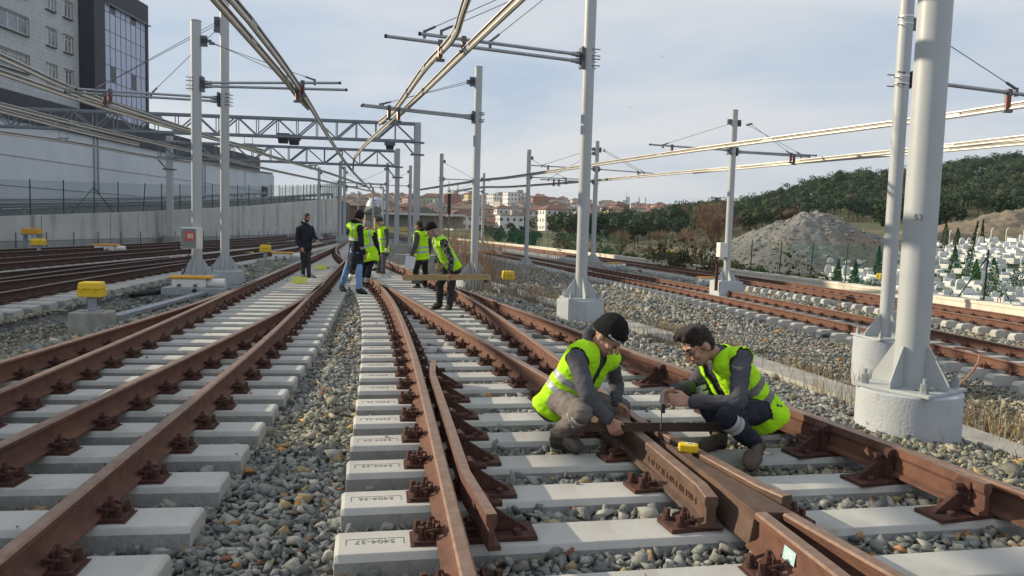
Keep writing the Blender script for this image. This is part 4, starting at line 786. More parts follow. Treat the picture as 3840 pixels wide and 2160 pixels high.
for zt_ in (18.45, 15.75, 13.05):
    window(50.7, 57.5, zt_-1.25, zt_, 6)
    for yc in (60.4, 62.65): window(yc-.5, yc+.5, zt_-1.3, zt_, 2)
XG = -34.7
fr = MB(); fr.box(O(-40.35, 65.1, 15), (11.3, 1.7, 12.4)); fr.box(O(-40.35, 69.8, 20.35), (11.3, 7.7, 1.7)); fr.box(O(-40.35, 73.45, 14.25), (11.3, .38, 10.5)); fr.build('dark_frame', dark, off_)
MB().box(O(-40.4, 69.6, 14.2), (11.2, 7.3, 10.5)).build('glass_wall', glass, off_); mu = MB(); zs = [19.45, 18.75, 17.2, 15.9, 14.35, 13.0, 11.4, 9.9]; y0, y1 = 66.0, 73.2
for k in range(9): mu.box(O(XG-.09, y0+(y1-y0)*k/8, 14.3), (.05, .035, 10.2))
for z in zs: mu.box(O(XG-.092, (y0+y1)/2, z), (.05, y1-y0, .04))
mu.build('mullions', mat('mullion_grey', (.16, .16, .21), None, .5), off_); cw = (y1-y0)/8
for c3, r3_ in ((1, 0), (5, 0), (1, 4), (5, 4)): MB().box(O(XG-.09, y0+cw*(c3+.5), (zs[r3_]+zs[r3_+1])/2), (.03, cw-.08, zs[r3_]-zs[r3_+1]-.1)).build('dark_panel', glassd, off_)
MB().box(O(XG-.0, 70, 19.35), (.5, 7.6, .05)).build('awning_rail', MT['galv'], off_)
# ------------------------------------------------------------------ parapet and fence on the right
ys = list(np.arange(6, 148, 1.5)); pp = MB().sweep([Vector((float(X(rw, y)), y, -.42)) for y in ys], [(-.0, -.9), (.5, -.9), (.5, .0), (-.03, .0), (-.03, -.10), (0, -.10)]).build('parapet_wall', MT['parapet']); tag(pp, 'pale sunlit concrete parapet along the outer right track', 'wall')
for i, y in enumerate(np.arange(10, 70, 1.5)): x = float(X(rw, y)); MB().box((x+.235, y, -.413), (.57, .02, .02)).build('slab_joint', MT['steel_dark'], pp)
for y in np.arange(14, 60, 2.1): x = float(X(rw, y)); P = [(x+.3, y-.07, -.42), (x+.3, y-.07, -.30), (x+.3, y, -.25), (x+.3, y+.07, -.30), (x+.3, y+.07, -.42)]; MB().tube(P, .012, n=5).build('lifting_loop', MT['rustdark'], pp)
fr_ = thing('mesh_fence', 'green wire fence with slim posts on the right parapet in front of the cemetery', 'fence', (0, 0, 0)); fx2 = lambda y: float(X(rw, y))+.42
pxs = [2277, 2327, 2377, 2433, 2496, 2564, 2642, 2817, 2923, 3042, 3171, 3494, 3692]; yy = [solve_y(fx2, q, 14, 150) for q in pxs]+[solve_y(fx2, q, 14, 150) for q in (1850, 1880, 1905, 1932, 1960, 1990, 2020, 2052, 2085, 2120, 2155, 2192, 2232)]+[solve_y(fx2, 2726, 14)]
for k, y in enumerate(yy):
    x = fx2(y); ln = .1 if k == 7 else 0; MB().cyl((x, y, -.42), (x+.04, y+ln, 1.25), .028, n=8).build('post', MT['green'], fr_)
    if k == 12:
        for s in (-1, 1): MB().cyl((fx2(y+s*1.15), y+s*1.15, -.42), (x, y, .98), .024, n=8).build('brace', MT['green'], fr_)
netting([Vector((fx2(y), y, -.40)) for y in np.arange(14, 146, 2)], 1.55, fr_)
# ------------------------------------------------------------------ plants
leafm = mat('foliage', (1.05, 1.05, 1.05), (.75, .75, .75), .9, scale=1.2, spec=.1, attr='tint'); barkm = mat('bark', (.16, .115, .08), (.10, .075, .055), .9, scale=8)
twigm = mat('twigs', (.20, .125, .085), (.15, .095, .065), .9, scale=3); strawm = mat('straw', (1, 1, 1), (.8, .8, .8), .9, scale=4, attr='tint', spec=.1)
def quads(C, size, cols, flat=.0):            # small leaf-sized faces at random tilts
    n = len(C); a = rng.normal(size=(n, 3)); a /= np.linalg.norm(a, axis=1)[:, None]; b = np.cross(a, rng.normal(size=(n, 3))); b /= np.linalg.norm(b, axis=1)[:, None]; s = np.asarray(size).reshape(-1, 1)*rng.uniform(.6, 1.3, (n, 1))
    c3 = np.cross(a, b); tip = rng.uniform(.3, .9, (n, 1)); V = np.stack([C-a*s, C-b*s*tip+c3*s*.2, C+a*s*rng.uniform(.6, 1, (n, 1)), C+b*s*tip], 1).reshape(-1, 3); F = np.arange(4*n).reshape(-1, 4); return V, F, np.repeat(cols, 4, 0)
def crown_pts(c, rx, rz, n, lobes=6, hollow=.55):
    L_ = [np.array(c)+rng.normal(size=3)*np.array([rx, rx, rz])*.42 for _ in range(lobes)]; per = n//lobes; P = []
    for l in L_:
        d = rng.normal(size=(per, 3)); d /= np.linalg.norm(d, axis=1)[:, None]; r = rng.uniform(hollow, 1.05, (per, 1)); P.append(l+d*r*np.array([rx, rx, rz])*rng.uniform(.45, .62))
    return np.concatenate(P)
def leafy(name, label, cat, group, base, trunk, c, rx, rz, n, size, col, lobes=6, tr=.08, cone=False):
    o = thing(name, label, cat, base, 0, group); 
    if trunk: MB().cyl((0, 0, -.3), (0, 0, trunk), tr, tr*.55, n=8).build('trunk', barkm, o)
    if cone: z = rng.uniform(0, 1, n)**1.3; a = rng.uniform(0, 6.283, n); r = rx*(1-z*.95)*rng.uniform(.35, 1, n); P = np.stack([np.cos(a)*r*(.8+.2*np.cos(a*3+z*9)), np.sin(a)*r, c-rz+z*2*rz], -1)
    else: P = crown_pts((0, 0, c), rx, rz, n, lobes)
    k = np.array(col)*rng.uniform(.7, 1.3, (len(P), 1)); V, F, C = quads(P, np.full(len(P), size), k); put('crown', fast_mesh('crown', V, F, leafm, C), o); return o
def bare_tree(name, label, base, h, spread, depth=5, group=None, r0=.10, seed=1, cat='tree', multi=1):
    rnd = random.Random(seed); o = thing(name, label, cat, base, 0, group); mt_, mtw = MB(), MB()
    def grow_(p, d, l, r, k):
        q = p+d*l; m_ = (p+q)/2+Vector((rnd.uniform(-1, 1), rnd.uniform(-1, 1), 0))*l*.06; (mt_ if k > depth-2 else mtw).tube([p, m_, q], [r, r*.85, r*.7], n=5 if k > 2 else 3)
        if k == 0: return
        for _ in range(3 if k < depth else 4):
            nd = (d+Vector((rnd.uniform(-1, 1), rnd.uniform(-1, 1), rnd.uniform(-.25, .75)))*spread).normalized(); grow_(q if rnd.random() < .7 else p+(q-p)*rnd.uniform(.5, .95), nd, l*rnd.uniform(.62, .85), r*.62, k-1)
    for i in range(multi): grow_(Vector((0, 0, -.1)), Vector((rnd.uniform(-.3, .3)*(multi > 1), rnd.uniform(-.3, .3)*(multi > 1), 1)).normalized(), h*.27, r0, depth)
    mt_.build('trunk', barkm, o); mtw.build('branches', twigm, o); return o
def gp(px, Y): p = at(px, 900, Y); return Vector((p.x, p.y, gz(p.x, p.y)))
# the wooded hill: a far-off pine wood that reads as one mass
P_ = []
for Y in np.arange(178, 470, 5.7):
    for px in np.arange(1950, 4700, 5.6*FOC/Y):
        a = px+random.uniform(-.5, .5)*5*FOC/Y; y = Y+random.uniform(-3, 3); 
        if a < 2000+(340-Y)*.5 and Y < 340: continue
        x = (a-1920)/FOC*y; z = gz(x, y); 
        if Y > 352 and a > 2600: continue
        if a < 2240+max(0, (Y-240))*1.6 and Y > 235: continue
        if a > 3000 and Y < 190: continue
        P_.append((x, y, z))
V, F, C = [], [], []; o_ = 0; tk = MB()
QV = np.array([(math.cos(2*math.pi*i/8)*math.cos(e), math.sin(2*math.pi*i/8)*math.cos(e), math.sin(e)) for e in (-1.2, -.5, .1, .7, 1.3) for i in range(8)]); QF = np.array([(k*8+i, k*8+(i+1) % 8, k*8+8+(i+1) % 8, k*8+8+i) for k in range(4) for i in range(8)])
for x, y, z in P_:
    s = random.uniform(.8, 1.35); h = random.uniform(4.2, 7.0)*s; n = 300 if y < 290 else 210; hue = random.random(); P = crown_pts((x+random.uniform(-.5, .5), y, z+h*.66), 2.35*s, 1.75*s, n, 5, .6); base = np.array([.034, .066, .034])*(1-hue)+np.array([.058, .086, .042])*hue
    if random.random() < .03: base = np.array([.10, .075, .05])
    hz = np.clip((P[:, 2:3]-(z+h*.4))/(h*.6), 0, 1); k = base*random.uniform(.8, 1.25)*rng.uniform(.75, 1.3, (len(P), 1)); v, f, c = quads(P, np.full(len(P), .34), k); V.append(v); F.append(f+o_); C.append(c); o_ += len(v); cu = QF.copy(); cv = QV*np.array([1.25*s, 1.25*s, .9*s])*rng.uniform(.8, 1.2, (len(QV), 1))+np.array([x, y, z+h*.66]); V.append(cv); F.append(cu+o_); C.append(np.repeat(base[None]*.8, len(cv), 0)); o_ += len(cv)
    tk.cyl((x, y, z-.3), (x, y, z+h*.5), .14, .1, n=4, caps=False)
tag(put('pine_wood', fast_mesh('pine_wood', np.concatenate(V), np.concatenate(F), leafm, np.concatenate(C))), kind='stuff'); tag(tk.build('pine_wood_trunks', barkm), kind='stuff')
# single trees in front of the wood
for i, (px, Y, h, w_) in enumerate([(2180, 150, 5.5, 2.2), (2235, 152, 6, 2.4), (2300, 158, 5.5, 2.0), (2390, 160, 5, 2.0), (3330, 118, 6.0, 2.6), (3560, 125, 5.5, 2.4), (3505, 122, 4.6, 2.0), (3740, 128, 5.5, 2.2)]):
    b = gp(px, Y); leafy('pine_tree', f"dark pine tree standing apart from the wood, {ordi(i+1)} from the left along its lower edge", 'tree', 'pines along the edge of the wood', b, h*.5, h*.62, w_, h*.36, 420, .42, (.035, .062, .028), 6, .16)
bare_tree('bare_tree', 'large bare brownish tree with a rounded crown beside the mast with the white box', gp(2700, 96), 8.6, .62, 6, seed=4, r0=.16, multi=3)
for i, (px, Y, h) in enumerate([(2570, 104, 5.5), (2495, 110, 4.6), (2800, 108, 4.5), (2620, 100, 4.4)]): bare_tree('bare_tree', f"smaller bare grey-brown tree in the scrub near the large bare tree, {ordi(i+1)} one", gp(px, Y), h, .6, 5, 'smaller bare trees in the scrub', .08, 20+i, multi=2)
bare_tree('bare_bush', 'rounded reddish leafless bush in front of the stone wall', gp(2330, 88), 4.2, .8, 5, seed=9, r0=.05, multi=5, cat='bush')
for i, (px, Y) in enumerate([(548, 120), (625, 112), (510, 105), (764, 118)]):
    p = at(px, 470, Y); bare_tree('bare_sapling', f"thin leafless sapling on the roof terrace beside the office block, {ordi(i+1)} one", (p.x, p.y, 8.8), 5.2, .42, 4, 'saplings on the terrace', .05, 40+i)
bare_tree('bare_shrub', 'small dark leafless shrub beside the plinth right of the plank man', G(2006, 1172, -.5), 1.05, .8, 4, None, .018, 60, 'shrub')
# shrubs behind the right fence
pal = [(.075, .085, .035), (.11, .10, .05), (.14, .095, .055), (.05, .085, .03), (.16, .125, .075), (.17, .09, .07)]
for i in range(58):
    px = random.uniform(2080, 3160); Y = random.uniform(42, 78) if px > 2500 else random.uniform(70, 115); b = gp(px, Y); s = random.uniform(.7, 1.7)
    if px > 2900 and Y > 60: continue
    leafy('shrub', 'loose brownish or green winter shrub in the scrub behind the right fence', 'shrub', 'shrubs behind the right fence', b, 0, s*.62, s, s*.75, 260, .13, random.choice(pal), 5)
for i, (px, Y, h, w_, lean) in enumerate([(3625, 66, 5.2, .62, .16), (3585, 74, 2.4, .8, 0), (3735, 58, 3.0, 1.2, 0), (3830, 62, 3.4, 1.5, .3), (3668, 70, 1.6, .6, 0), (3545, 98, 3.4, 1.1, 0), (3682, 102, 3.4, .5, 0), (3590, 100, 2.6, .9, 0), (3240, 92, 2.8, .6, 0), (3135, 78, 2.0, .6, 0), (3150, 60, 2.4, .7, 0), (3215, 58, 2.5, .8, 0), (3060, 50, 1.9, .8, 0), (3300, 72, 2.6, .7, 0)]):
    o = leafy('conifer', 'tall slanting dark cypress among the white graves' if i == 0 else f'dark green conifer among the white graves, {ordi(i)} of them after the leaning cypress', 'tree', 'conifers in the cemetery', gp(px, Y), h*.3, h*.55, w_, h*.5, 1100, .085, (.085, .12, .02) if i == 4 else (.035, .068, .028), cone=True); o.rotation_euler = (0, lean, 0)
for i in range(18):
    px = random.uniform(2960, 3300); Y = random.uniform(44, 60); s = random.uniform(.8, 1.5); leafy('shrub', 'dense dark green shrub in front of the rubble heap behind the right fence', 'shrub', 'green shrubs in front of the rubble heap', gp(px, Y), 0, s*.6, s, s*.8, 420, .11, random.choice([(.045, .075, .028), (.06, .085, .032), (.09, .08, .04)]), 5)
# dry reeds and grass along the bank
def blades(name, X_, Y_, hmin, hmax, cols, label=None, branch=False, w0=.006, zf=None):
    n = len(X_); z = ground_h(X_, Y_) if zf is None else np.full(n, zf); h = rng.uniform(hmin, hmax, n); a = rng.uniform(0, 6.28, n); ln = rng.uniform(.05, .55, n)*h; w_ = w0*rng.uniform(.6, 1.4, n); ca, sa = np.cos(a), np.sin(a); b = rng.uniform(0, 3.14, n); wx, wy = np.cos(b)*w_, np.sin(b)*w_
    B = np.stack([X_, Y_, z-.03], -1); M_ = B+np.stack([ca*ln*.3, sa*ln*.3, h*.6], -1); T = B+np.stack([ca*ln, sa*ln, h], -1); W = np.stack([wx, wy, 0*wx], -1)
    V = np.stack([B-W, B+W, M_+W*.8, M_-W*.8, T+W*.3, T-W*.3], 1).reshape(-1, 3); k = np.arange(n)[:, None]*6; F = np.concatenate([k+np.array([0, 1, 2, 3]), k+np.array([3, 2, 4, 5])]); C = np.repeat(np.array(cols)[rng.integers(0, len(cols), n)]*rng.uniform(.7, 1.25, (n, 1)), 6, 0); return fast_mesh(name, V, F, strawm, C)
STR = [(.36, .28, .15), (.28, .20, .11), (.22, .15, .085), (.42, .35, .21)]
ya = rng.uniform(5, 24, 11000); xa = X(TR, ya)+rng.normal(0, .5, 11000)+.2; kz = np.array([noise.noise(Vector((a*.8, b*.8, 1))) > -.02 for a, b in zip(xa, ya)]) & ((np.abs(xa-X(TR, ya)) > .3) | (rng.uniform(0, 1, len(xa)) < .12)); tag(put('dry_grass', blades('dry_grass', xa[kz], ya[kz], .10, .42, STR, w0=.004)), kind='stuff')
ya = rng.uniform(3.2, 9.5, 900); xa = X(TR, ya)+.5+np.abs(rng.normal(0, .45, 900)); tag(put('dry_grass', blades('dry_grass', xa, ya, .12, .5, STR[1:3]+[(.12, .10, .05)], w0=.004)), kind='stuff')
for i, (px, Y, n, h, sp) in enumerate([(1700, 27, 190, 2.6, .55), (1745, 29, 260, 2.9, .7), (1795, 31, 200, 2.0, .7), (1660, 33, 160, 2.2, .8), (1818, 20, 120, 1.5, .35), (1960, 21, 90, 1.1, .4)]):
    b = gp(px, Y); ya = b.y+rng.normal(0, sp, n); xa = b.x+rng.normal(0, sp, n); me = blades('dry_reeds', xa-b.x, ya-b.y, h*.3, h, [(.30, .19, .10), (.22, .14, .08), (.38, .27, .15)], w0=.0055, zf=0.); tag(put('dry_reeds', me, loc=b), f"clump of tall brown dry reeds behind the man with the plank, {ordi(i+1)} of the clumps", 'reeds', 'clumps of dry reeds')
# ------------------------------------------------------------------ rubble heap, spoil bank, cemetery
heapm = add_stains(mat('rubble', (.21, .21, .19), (.15, .15, .145), .95, scale=.5, bump=1.6, bscale=3), (.25, .17, .10), .16, (1, 1, 1), .5, .66, .8)
def heap(name, label, pk, zp, zb, L_, steep, mt_, seed, nb=700):
    n = 110; vs = []; fs = []; 
    for i in range(n+1):
        for j in range(n+1):
            a = (i/n*2-1)*L_[0]; b = (j/n*2-1)*L_[1]; rr = math.hypot(a/L_[0], b/L_[1]); prof = (max(0, 1-math.sqrt(rr*rr+.006)))**steep; ns = noise.noise(Vector((a*.12+seed, b*.12, 0)))*.35+noise.noise(Vector((a*.4+seed, b*.4, 5)))*.14+noise.noise(Vector((a*1.2, b*1.2, 9)))*.09+noise.noise(Vector((a*2.6, b*2.6, 2)))*.05; vs.append((a, b, (zp-zb)*max(0, prof*(1+ns*.7))-.6*(rr > .97)))
    for i in range(n):
        for j in range(n): k = i*(n+1)+j; fs.append((k, k+n+1, k+n+2, k+1))
    o = thing(name, label, 'heap', (pk.x, pk.y, zb)); MB().add(vs, fs).build('mound', mt_, o, smooth=True)
    V, F, C = [], [], []; q = 0
    for _ in range(nb):
        i = random.randrange(len(vs)); p = vs[i]
        if p[2] < .15: continue
        rv, rf = random.choice(RK3); s = random.choice((.06, .09, .12, .16, .24))*random.uniform(.7, 1.2); V.append(rv*s+np.array(p)); F.append(rf+q); q += len(rv); C.append(np.repeat((np.array(random.choice([(.30, .29, .26), (.22, .22, .20), (.36, .34, .29), (.16, .16, .15), (.27, .25, .21)])))[None], len(rv), 0))
    so = put('stones', fast_mesh('stones', np.concatenate(V), np.concatenate(F), MT['stone'], np.concatenate(C)), o); so['kind'] = 'stuff'; return o
heap('rubble_heap', 'tall grey heap of rubble and gravel behind the right fence', at(3015, 900, 84), 4.55, -2.4, (13.5, 10.5), 1.0, heapm, 3, 6000)
heap('rubble_heap', 'lower dark shoulder of rubble right of the tall rubble heap', at(3250, 900, 96), 2.5, -1.6, (10, 6), .9, heapm, 17, 2500)
spoil = add_stains(mat('spoil_earth', (.27, .21, .145), (.20, .165, .115), .95, scale=.3, bump=1.5, bscale=2), (.12, .13, .05), .10, (1, 1, 1), .52, .66, .75)
heap('spoil_bank', 'long brown bank of earth and stones behind the cemetery at the right edge', at(3900, 900, 122), 7.2, -.5, (30, 12), .75, spoil, 29, 3500)
marble = mat('white_marble', (.72, .72, .70), (.58, .59, .58), .5, scale=2, bump=.05, rand=.16); plaq = mat('dark_plaque', (.05, .055, .06), (.08, .085, .09), .3)
GV = []
for kind in range(4):
    m = MB(); m.box((0, 0, .22), (1.0, 2.0, .44)); m.box((0, 0, .47), (.86, 1.8, .06)); hh = (.42, .55, .35, .5)[kind]; m.box((0, 1.02, hh/2+.2), (.72 if kind < 3 else .95, .13, hh+.4), m=0)
    if kind == 1: m.cyl((0, .955, hh+.4), (0, 1.085, hh+.4), .36, n=18)
    if kind == 2: m.box((0, 0, .505), (.6, 1.3, .012), m=1)
    if kind == 3: m.box((0, -1.01, .26), (.84, .02, .26), m=1); m.box((0, .95, hh*.7), (.7, .02, .4), m=1)
    GV.append(m.mesh('grave', [marble, plaq]))
ng = 0
for row in range(19):
    Y = 53+row*2.75
    x = 16.5+row*.75
    while x < 68 and ng < 285:
        x += random.uniform(1.55, 2.05); y = Y+random.uniform(-.35, .35)+x*.12-4; px, py = proj((x, y, gz(x, y)))
        if px > 3960 or px < 3105+max(0, (60-y))*14 or random.random() < .13: continue
        o = put('grave', GV[rng.choice(4, p=[.42, .30, .18, .10])], loc=(x, y, gz(x, y)-.02), rot=(random.uniform(-.03, .03), 0, random.uniform(-.12, .12)+.1)); sx = random.uniform(.8, 1.05); o.scale = (sx, random.uniform(.7, .95), random.uniform(.75, 1.15)); tag(o, 'white marble grave on the cemetery slope beyond the right fence', 'grave', 'white graves on the cemetery slope'); ng += 1
for i, px in enumerate((3330, 3560, 3664, 3716, 3772, 3838)):
    b = gp(px, 104); o = MB().tube([(0, 0, -.2), (0, 0, 1.7), (.05, 0, 2.0), (.25, 0, 2.25)], .07, n=6).build('fence_post', MT['parapet']); o.location = b; tag(o, f"pale curved concrete fence post along the top of the cemetery, {ordi(i+1)} from the left", 'fence post', 'curved posts above the cemetery')
P = [gp(px, Y) for px, Y in ((2040, 124), (2200, 120), (2400, 116), (2560, 112), (2640, 110))]; tag(MB().sweep([p+Vector((0, 0, 0)) for p in P], [(-.3, -.5), (.3, -.5), (.3, 1.35), (-.3, 1.35)]).build('stone_wall', add_stains(mat('rubble_wall', (.42, .37, .27), (.30, .27, .21), .95, scale=2.5, bump=1, bscale=6), (.2, .18, .14), 3, (1, 1, 1), .5, .7, .6)), 'low yellowish stone wall at the foot of the wood', 'wall')
# ------------------------------------------------------------------ the town
wallm = bpy.data.materials.new('house_wall'); wallm.use_nodes = True; t = wallm.node_tree; p_ = t.nodes['Principled BSDF']; p_.inputs['Roughness'].default_value = .9
uvn = t.nodes.new('ShaderNodeTexCoord'); sp = t.nodes.new('ShaderNodeSeparateXYZ'); t.links.new(uvn.outputs['Object'], sp.inputs[0]); oi = t.nodes.new('ShaderNodeObjectInfo')
def fr_in(a_, per, lo, hi):
    f_ = mth('FRACT', mth('DIVIDE', a_, v=per)); return mth('MULTIPLY', mth('GREATER_THAN', f_, v=lo), mth('LESS_THAN', f_, v=hi))
gn = t.nodes.new('ShaderNodeNewGeometry'); vt = t.nodes.new('ShaderNodeVectorTransform'); vt.vector_type = 'NORMAL'; vt.convert_from = 'WORLD'; vt.convert_to = 'OBJECT'; t.links.new(gn.outputs['Normal'], vt.inputs[0]); sn = t.nodes.new('ShaderNodeSeparateXYZ'); t.links.new(vt.outputs[0], sn.inputs[0])
isx = mth('GREATER_THAN', mth('ABSOLUTE', sn.outputs[0]), v=.7); hx = t.nodes.new('ShaderNodeMix'); hx.data_type = 'FLOAT'; t.links.new(isx, hx.inputs['Factor']); t.links.new(sp.outputs[0], hx.inputs['A']); t.links.new(sp.outputs[1], hx.inputs['B'])
win = mth('MULTIPLY', fr_in(mth('ADD', hx.outputs['Result'], v=50.3), 2.5, .28, .70), fr_in(mth('ADD', sp.outputs[2], v=.2), 2.9, .38, .80)); mxw = t.nodes.new('ShaderNodeMix'); mxw.data_type = 'RGBA'; t.links.new(win, mxw.inputs['Factor']); t.links.new(oi.outputs['Color'], mxw.inputs['A']); mxw.inputs['B'].default_value = (.09, .10, .12, 1); t.links.new(mxw.outputs['Result'], p_.inputs['Base Color'])
roofs = [mat('roof_tile', (.22, .115, .085), (.165, .09, .07), .9, scale=.8), mat('roof_brown', (.19, .14, .11), (.14, .11, .09), .9, scale=.8), mat('roof_flat', (.36, .34, .31), (.30, .28, .26), .9, scale=.8), mat('roof_green', (.045, .06, .05), (.035, .045, .04), .8, scale=.8)]
WC = [((.62, .58, .48), 'cream'), ((.70, .69, .66), 'white'), ((.55, .36, .32), 'pink'), ((.36, .17, .12), 'brick red'), ((.40, .39, .37), 'grey'), ((.60, .47, .27), 'ochre'), ((.52, .50, .44), 'beige'), ((.36, .42, .33), 'pale green')]; WP_ = [.22, .26, .09, .10, .13, .06, .11, .03]
def house(p, w_, d_, h, yaw, ci, rt, label, group='houses of the town on the hillside', roofh=None, mt_=None):
    o = thing('house', label, 'house', p, yaw, group); wl = MB().box((0, 0, h/2-1.5), (w_, d_, h+3)).build('wall', mt_ or wallm, o); wl.color = (*WC[ci][0], 1)
    if rt == 2: MB().box((0, 0, h+.12), (w_+.3, d_+.3, .3)).box((w_*.2, 0, h+1.2), (w_*.3, d_*.4, 2.0)).build('roof', roofs[2], o)
    else:
        e = .6; rh = roofh or random.uniform(1.6, 2.6); k = w_/2-d_/2 if w_ > d_ else .2; k = max(.2, k); vs = [(-w_/2-e, -d_/2-e, h), (w_/2+e, -d_/2-e, h), (w_/2+e, d_/2+e, h), (-w_/2-e, d_/2+e, h), (-k, 0, h+rh), (k, 0, h+rh)]; MB().add(vs, [(0, 1, 5, 4), (1, 2, 5), (2, 3, 4, 5), (3, 0, 4), (3, 2, 1, 0)]).add([(a, b, c-.15) for a, b, c in vs[:4]]+vs[:4], [(0, 1, 2, 3), (0, 1, 5, 4), (1, 2, 6, 5), (2, 3, 7, 6), (3, 0, 4, 7)]).build('roof', roofs[rt], o)
        if random.random() < .5: MB().box((w_*.2, d_*.1, h+rh*.8), (.7, .7, 1.6)).build('chimney', roofs[2], o)
    if h > 6 and random.random() < .6:
        for fl in range(1, int(h/2.9)): MB().box((w_*.22*random.choice((-1, 1)), -d_/2-.5, fl*2.9+.1), (w_*.32, 1.0, .9)).build('balcony', roofs[2], o)
    return o
placed = []; hn = 0; tries = 0; SIDE = lambda px: 'left of the tall masts' if px < 1770 else ('between the tall masts' if px < 2170 else 'below the glass tower')
while hn < 288 and tries < 40000:
    tries += 1; Y = random.choice([random.uniform(300, 420), random.uniform(380, 620), random.uniform(480, 800), random.uniform(600, 920)]); px = random.uniform(1270, 2560)
    if px > 2180 and Y < 420: continue
    x = (px-1920)/FOC*Y; z = gz(x, Y); w_ = random.uniform(8.0, 13.0); h = random.choice([4.5, 5.9, 7.4, 8.8, 10.2, 11.7, 13.2, 16]) if Y > 480 else random.choice([3.2, 5.9, 5.9, 8.8])
    if h > 11 and random.random() < .45: w_ *= 1.4
    if any(abs(x-a) < (w_+b)/2*.9 and abs(Y-c) < 10 for a, c, b in placed): continue
    ppy = proj((x, Y, z+h))[1]
    if ppy < 728+max(0, (px-1900))*.075: continue
    placed.append((x, Y, w_)); ci = rng.choice(8, p=WP_); rt = rng.choice(3, p=[.52, .30, .18]); hn += 1
    house((x, Y, z), w_, random.uniform(7, 10), h, random.uniform(-.75, .75)+.1, ci, rt, f"{'low' if h < 5 else ('tall' if h > 10 else 'mid-height')} {WC[ci][1]} town house with a {('red tiled', 'brown', 'flat grey')[rt]} roof {SIDE(px)}")
def hp(px, Y, py=None): p = at(px, py or 900, Y); return Vector((p.x, p.y, p.z if py else gz(p.x, p.y)))
house(hp(1318, 225, 838), 7.0, 7, 5.2, .1, 3, 1, 'brown timber-clad house with a wide low roof right of the retaining wall', None, 1.1, mat('timber', (.17, .095, .05), (.11, .065, .04), .8, scale=2, stretch=(4, 4, .5)))
house(hp(1408, 205, 848), 6.0, 6, 3.4, .3, 6, 3, 'grey house with a dark green hipped roof left of the gantry posts', None, 1.9, mat('grey_render', (.22, .20, .17), (.17, .155, .135), .9, scale=1))
house(hp(1470, 190, 852), 8.6, 6, 2.6, .2, 5, 3, 'yellow walled house with a green roof behind the man with the grey cap', None, 1.3, mat('yellow_render', (.62, .46, .16), (.55, .40, .14), .9, scale=1))
house(hp(1590, 215, 846), 9, 8, 3.0, .2, 6, 3, 'house with a dark green roof right of the gantry post', None, 2.2, mat('beige_render', (.45, .43, .38), (.38, .36, .32), .9, scale=1))
house(hp(1930, 520, 806), 14, 11, 14.5, .35, 1, 2, 'large white apartment block with rows of windows in the middle of the town', None); house(hp(2060, 400, 850), 12, 9, 6.2, .3, 2, 0, 'pink and white house with a red roof in front of the dark pines', None); house(hp(1690, 520, 800), 12, 9, 12.5, .3, 3, 2, 'unfinished red brick block with open window holes right of the thin signal pole', None)
can = thing('station_canopy', 'long white flat canopy on thin posts behind the gantry posts', 'canopy', hp(1600, 122, 846)); MB().box((-.5, 0, 1.75), (13, 3, .28)).build('roof', MT['white'], can)
for k in range(7): MB().box((-6.5+k*2, -1.2, .7), (.1, .1, 2)).build('post', MT['steel_dark'], can)
MB().box((-.5, .8, .6), (12.5, .2, 1.9)).build('back_wall', MT['concrete'], can)
ms = thing('mosque', 'pale mosque with a round metal dome beyond the far masts', 'mosque', hp(1411, 300, 800)); MB().box((0, 0, -1), (9, 9, 7)).build('wall', MT['parapet'], ms); m = MB(); n = 20
vs = [(math.cos(2*math.pi*i/n)*4.0*math.cos(k*math.pi/16), math.sin(2*math.pi*i/n)*4.0*math.cos(k*math.pi/16), 2.4+4.0*math.sin(k*math.pi/16)) for k in range(8) for i in range(n)]; m.add(vs, [(k*n+i, k*n+(i+1) % n, k*n+n+(i+1) % n, k*n+n+i) for k in range(7) for i in range(n)]).build('dome', mat('dome_lead', (.46, .49, .53), (.38, .41, .45), .5, metal=.2, scale=.5), ms, smooth=True)
def minaret(px, Y, pt, pb, r, lb):
    a, b = at(px, pt, Y), at(px, pb, Y); o = thing('minaret', lb, 'minaret', (a.x, Y, b.z-10), 0, 'minarets on the skyline'); H_ = a.z-b.z+10; MB().cyl((0, 0, 0), (0, 0, H_*.80), r, r*.85, n=12).build('shaft', mat('minaret_white', (.66, .67, .68), (.6, .6, .6), .8), o); MB().cyl((0, 0, H_*.80), (0, 0, H_), r*.9, .1, n=12).build('spire', MT['steel_dark'], o)
    for k in (.5, .66): MB().cyl((0, 0, H_*k), (0, 0, H_*k+1.3), r*1.7, n=12).build('balcony', MT['galv'], o)
minaret(2397, 1300, 735, 800, 1.5, 'slender white minaret left of a pair right of the glass tower'); minaret(2421, 1300, 737, 800, 1.5, 'slender white minaret right of a pair right of the glass tower'); minaret(1684, 1350, 676, 748, 1.5, 'distant minaret behind the thin black signal pole'); minaret(1717, 1350, 680, 748, 1.5, 'distant minaret right of the thin black signal pole')
a = at(2388, 800, 1320); dm = thing('mosque', 'distant grey domed mosque beside the pair of minarets', 'mosque', (a.x, 1320, a.z-10)); MB().box((0, 0, 6), (24, 20, 14)).build('wall', MT['concrete'], dm); MB().add([(x_*2.3, y_*2.3, (z_-2.4)*2.3+12) for x_, y_, z_ in vs], [(k*n+i, k*n+(i+1) % n, k*n+n+(i+1) % n, k*n+n+i) for k in range(7) for i in range(n)]).build('dome', MT['steel_dark'], dm, smooth=True)
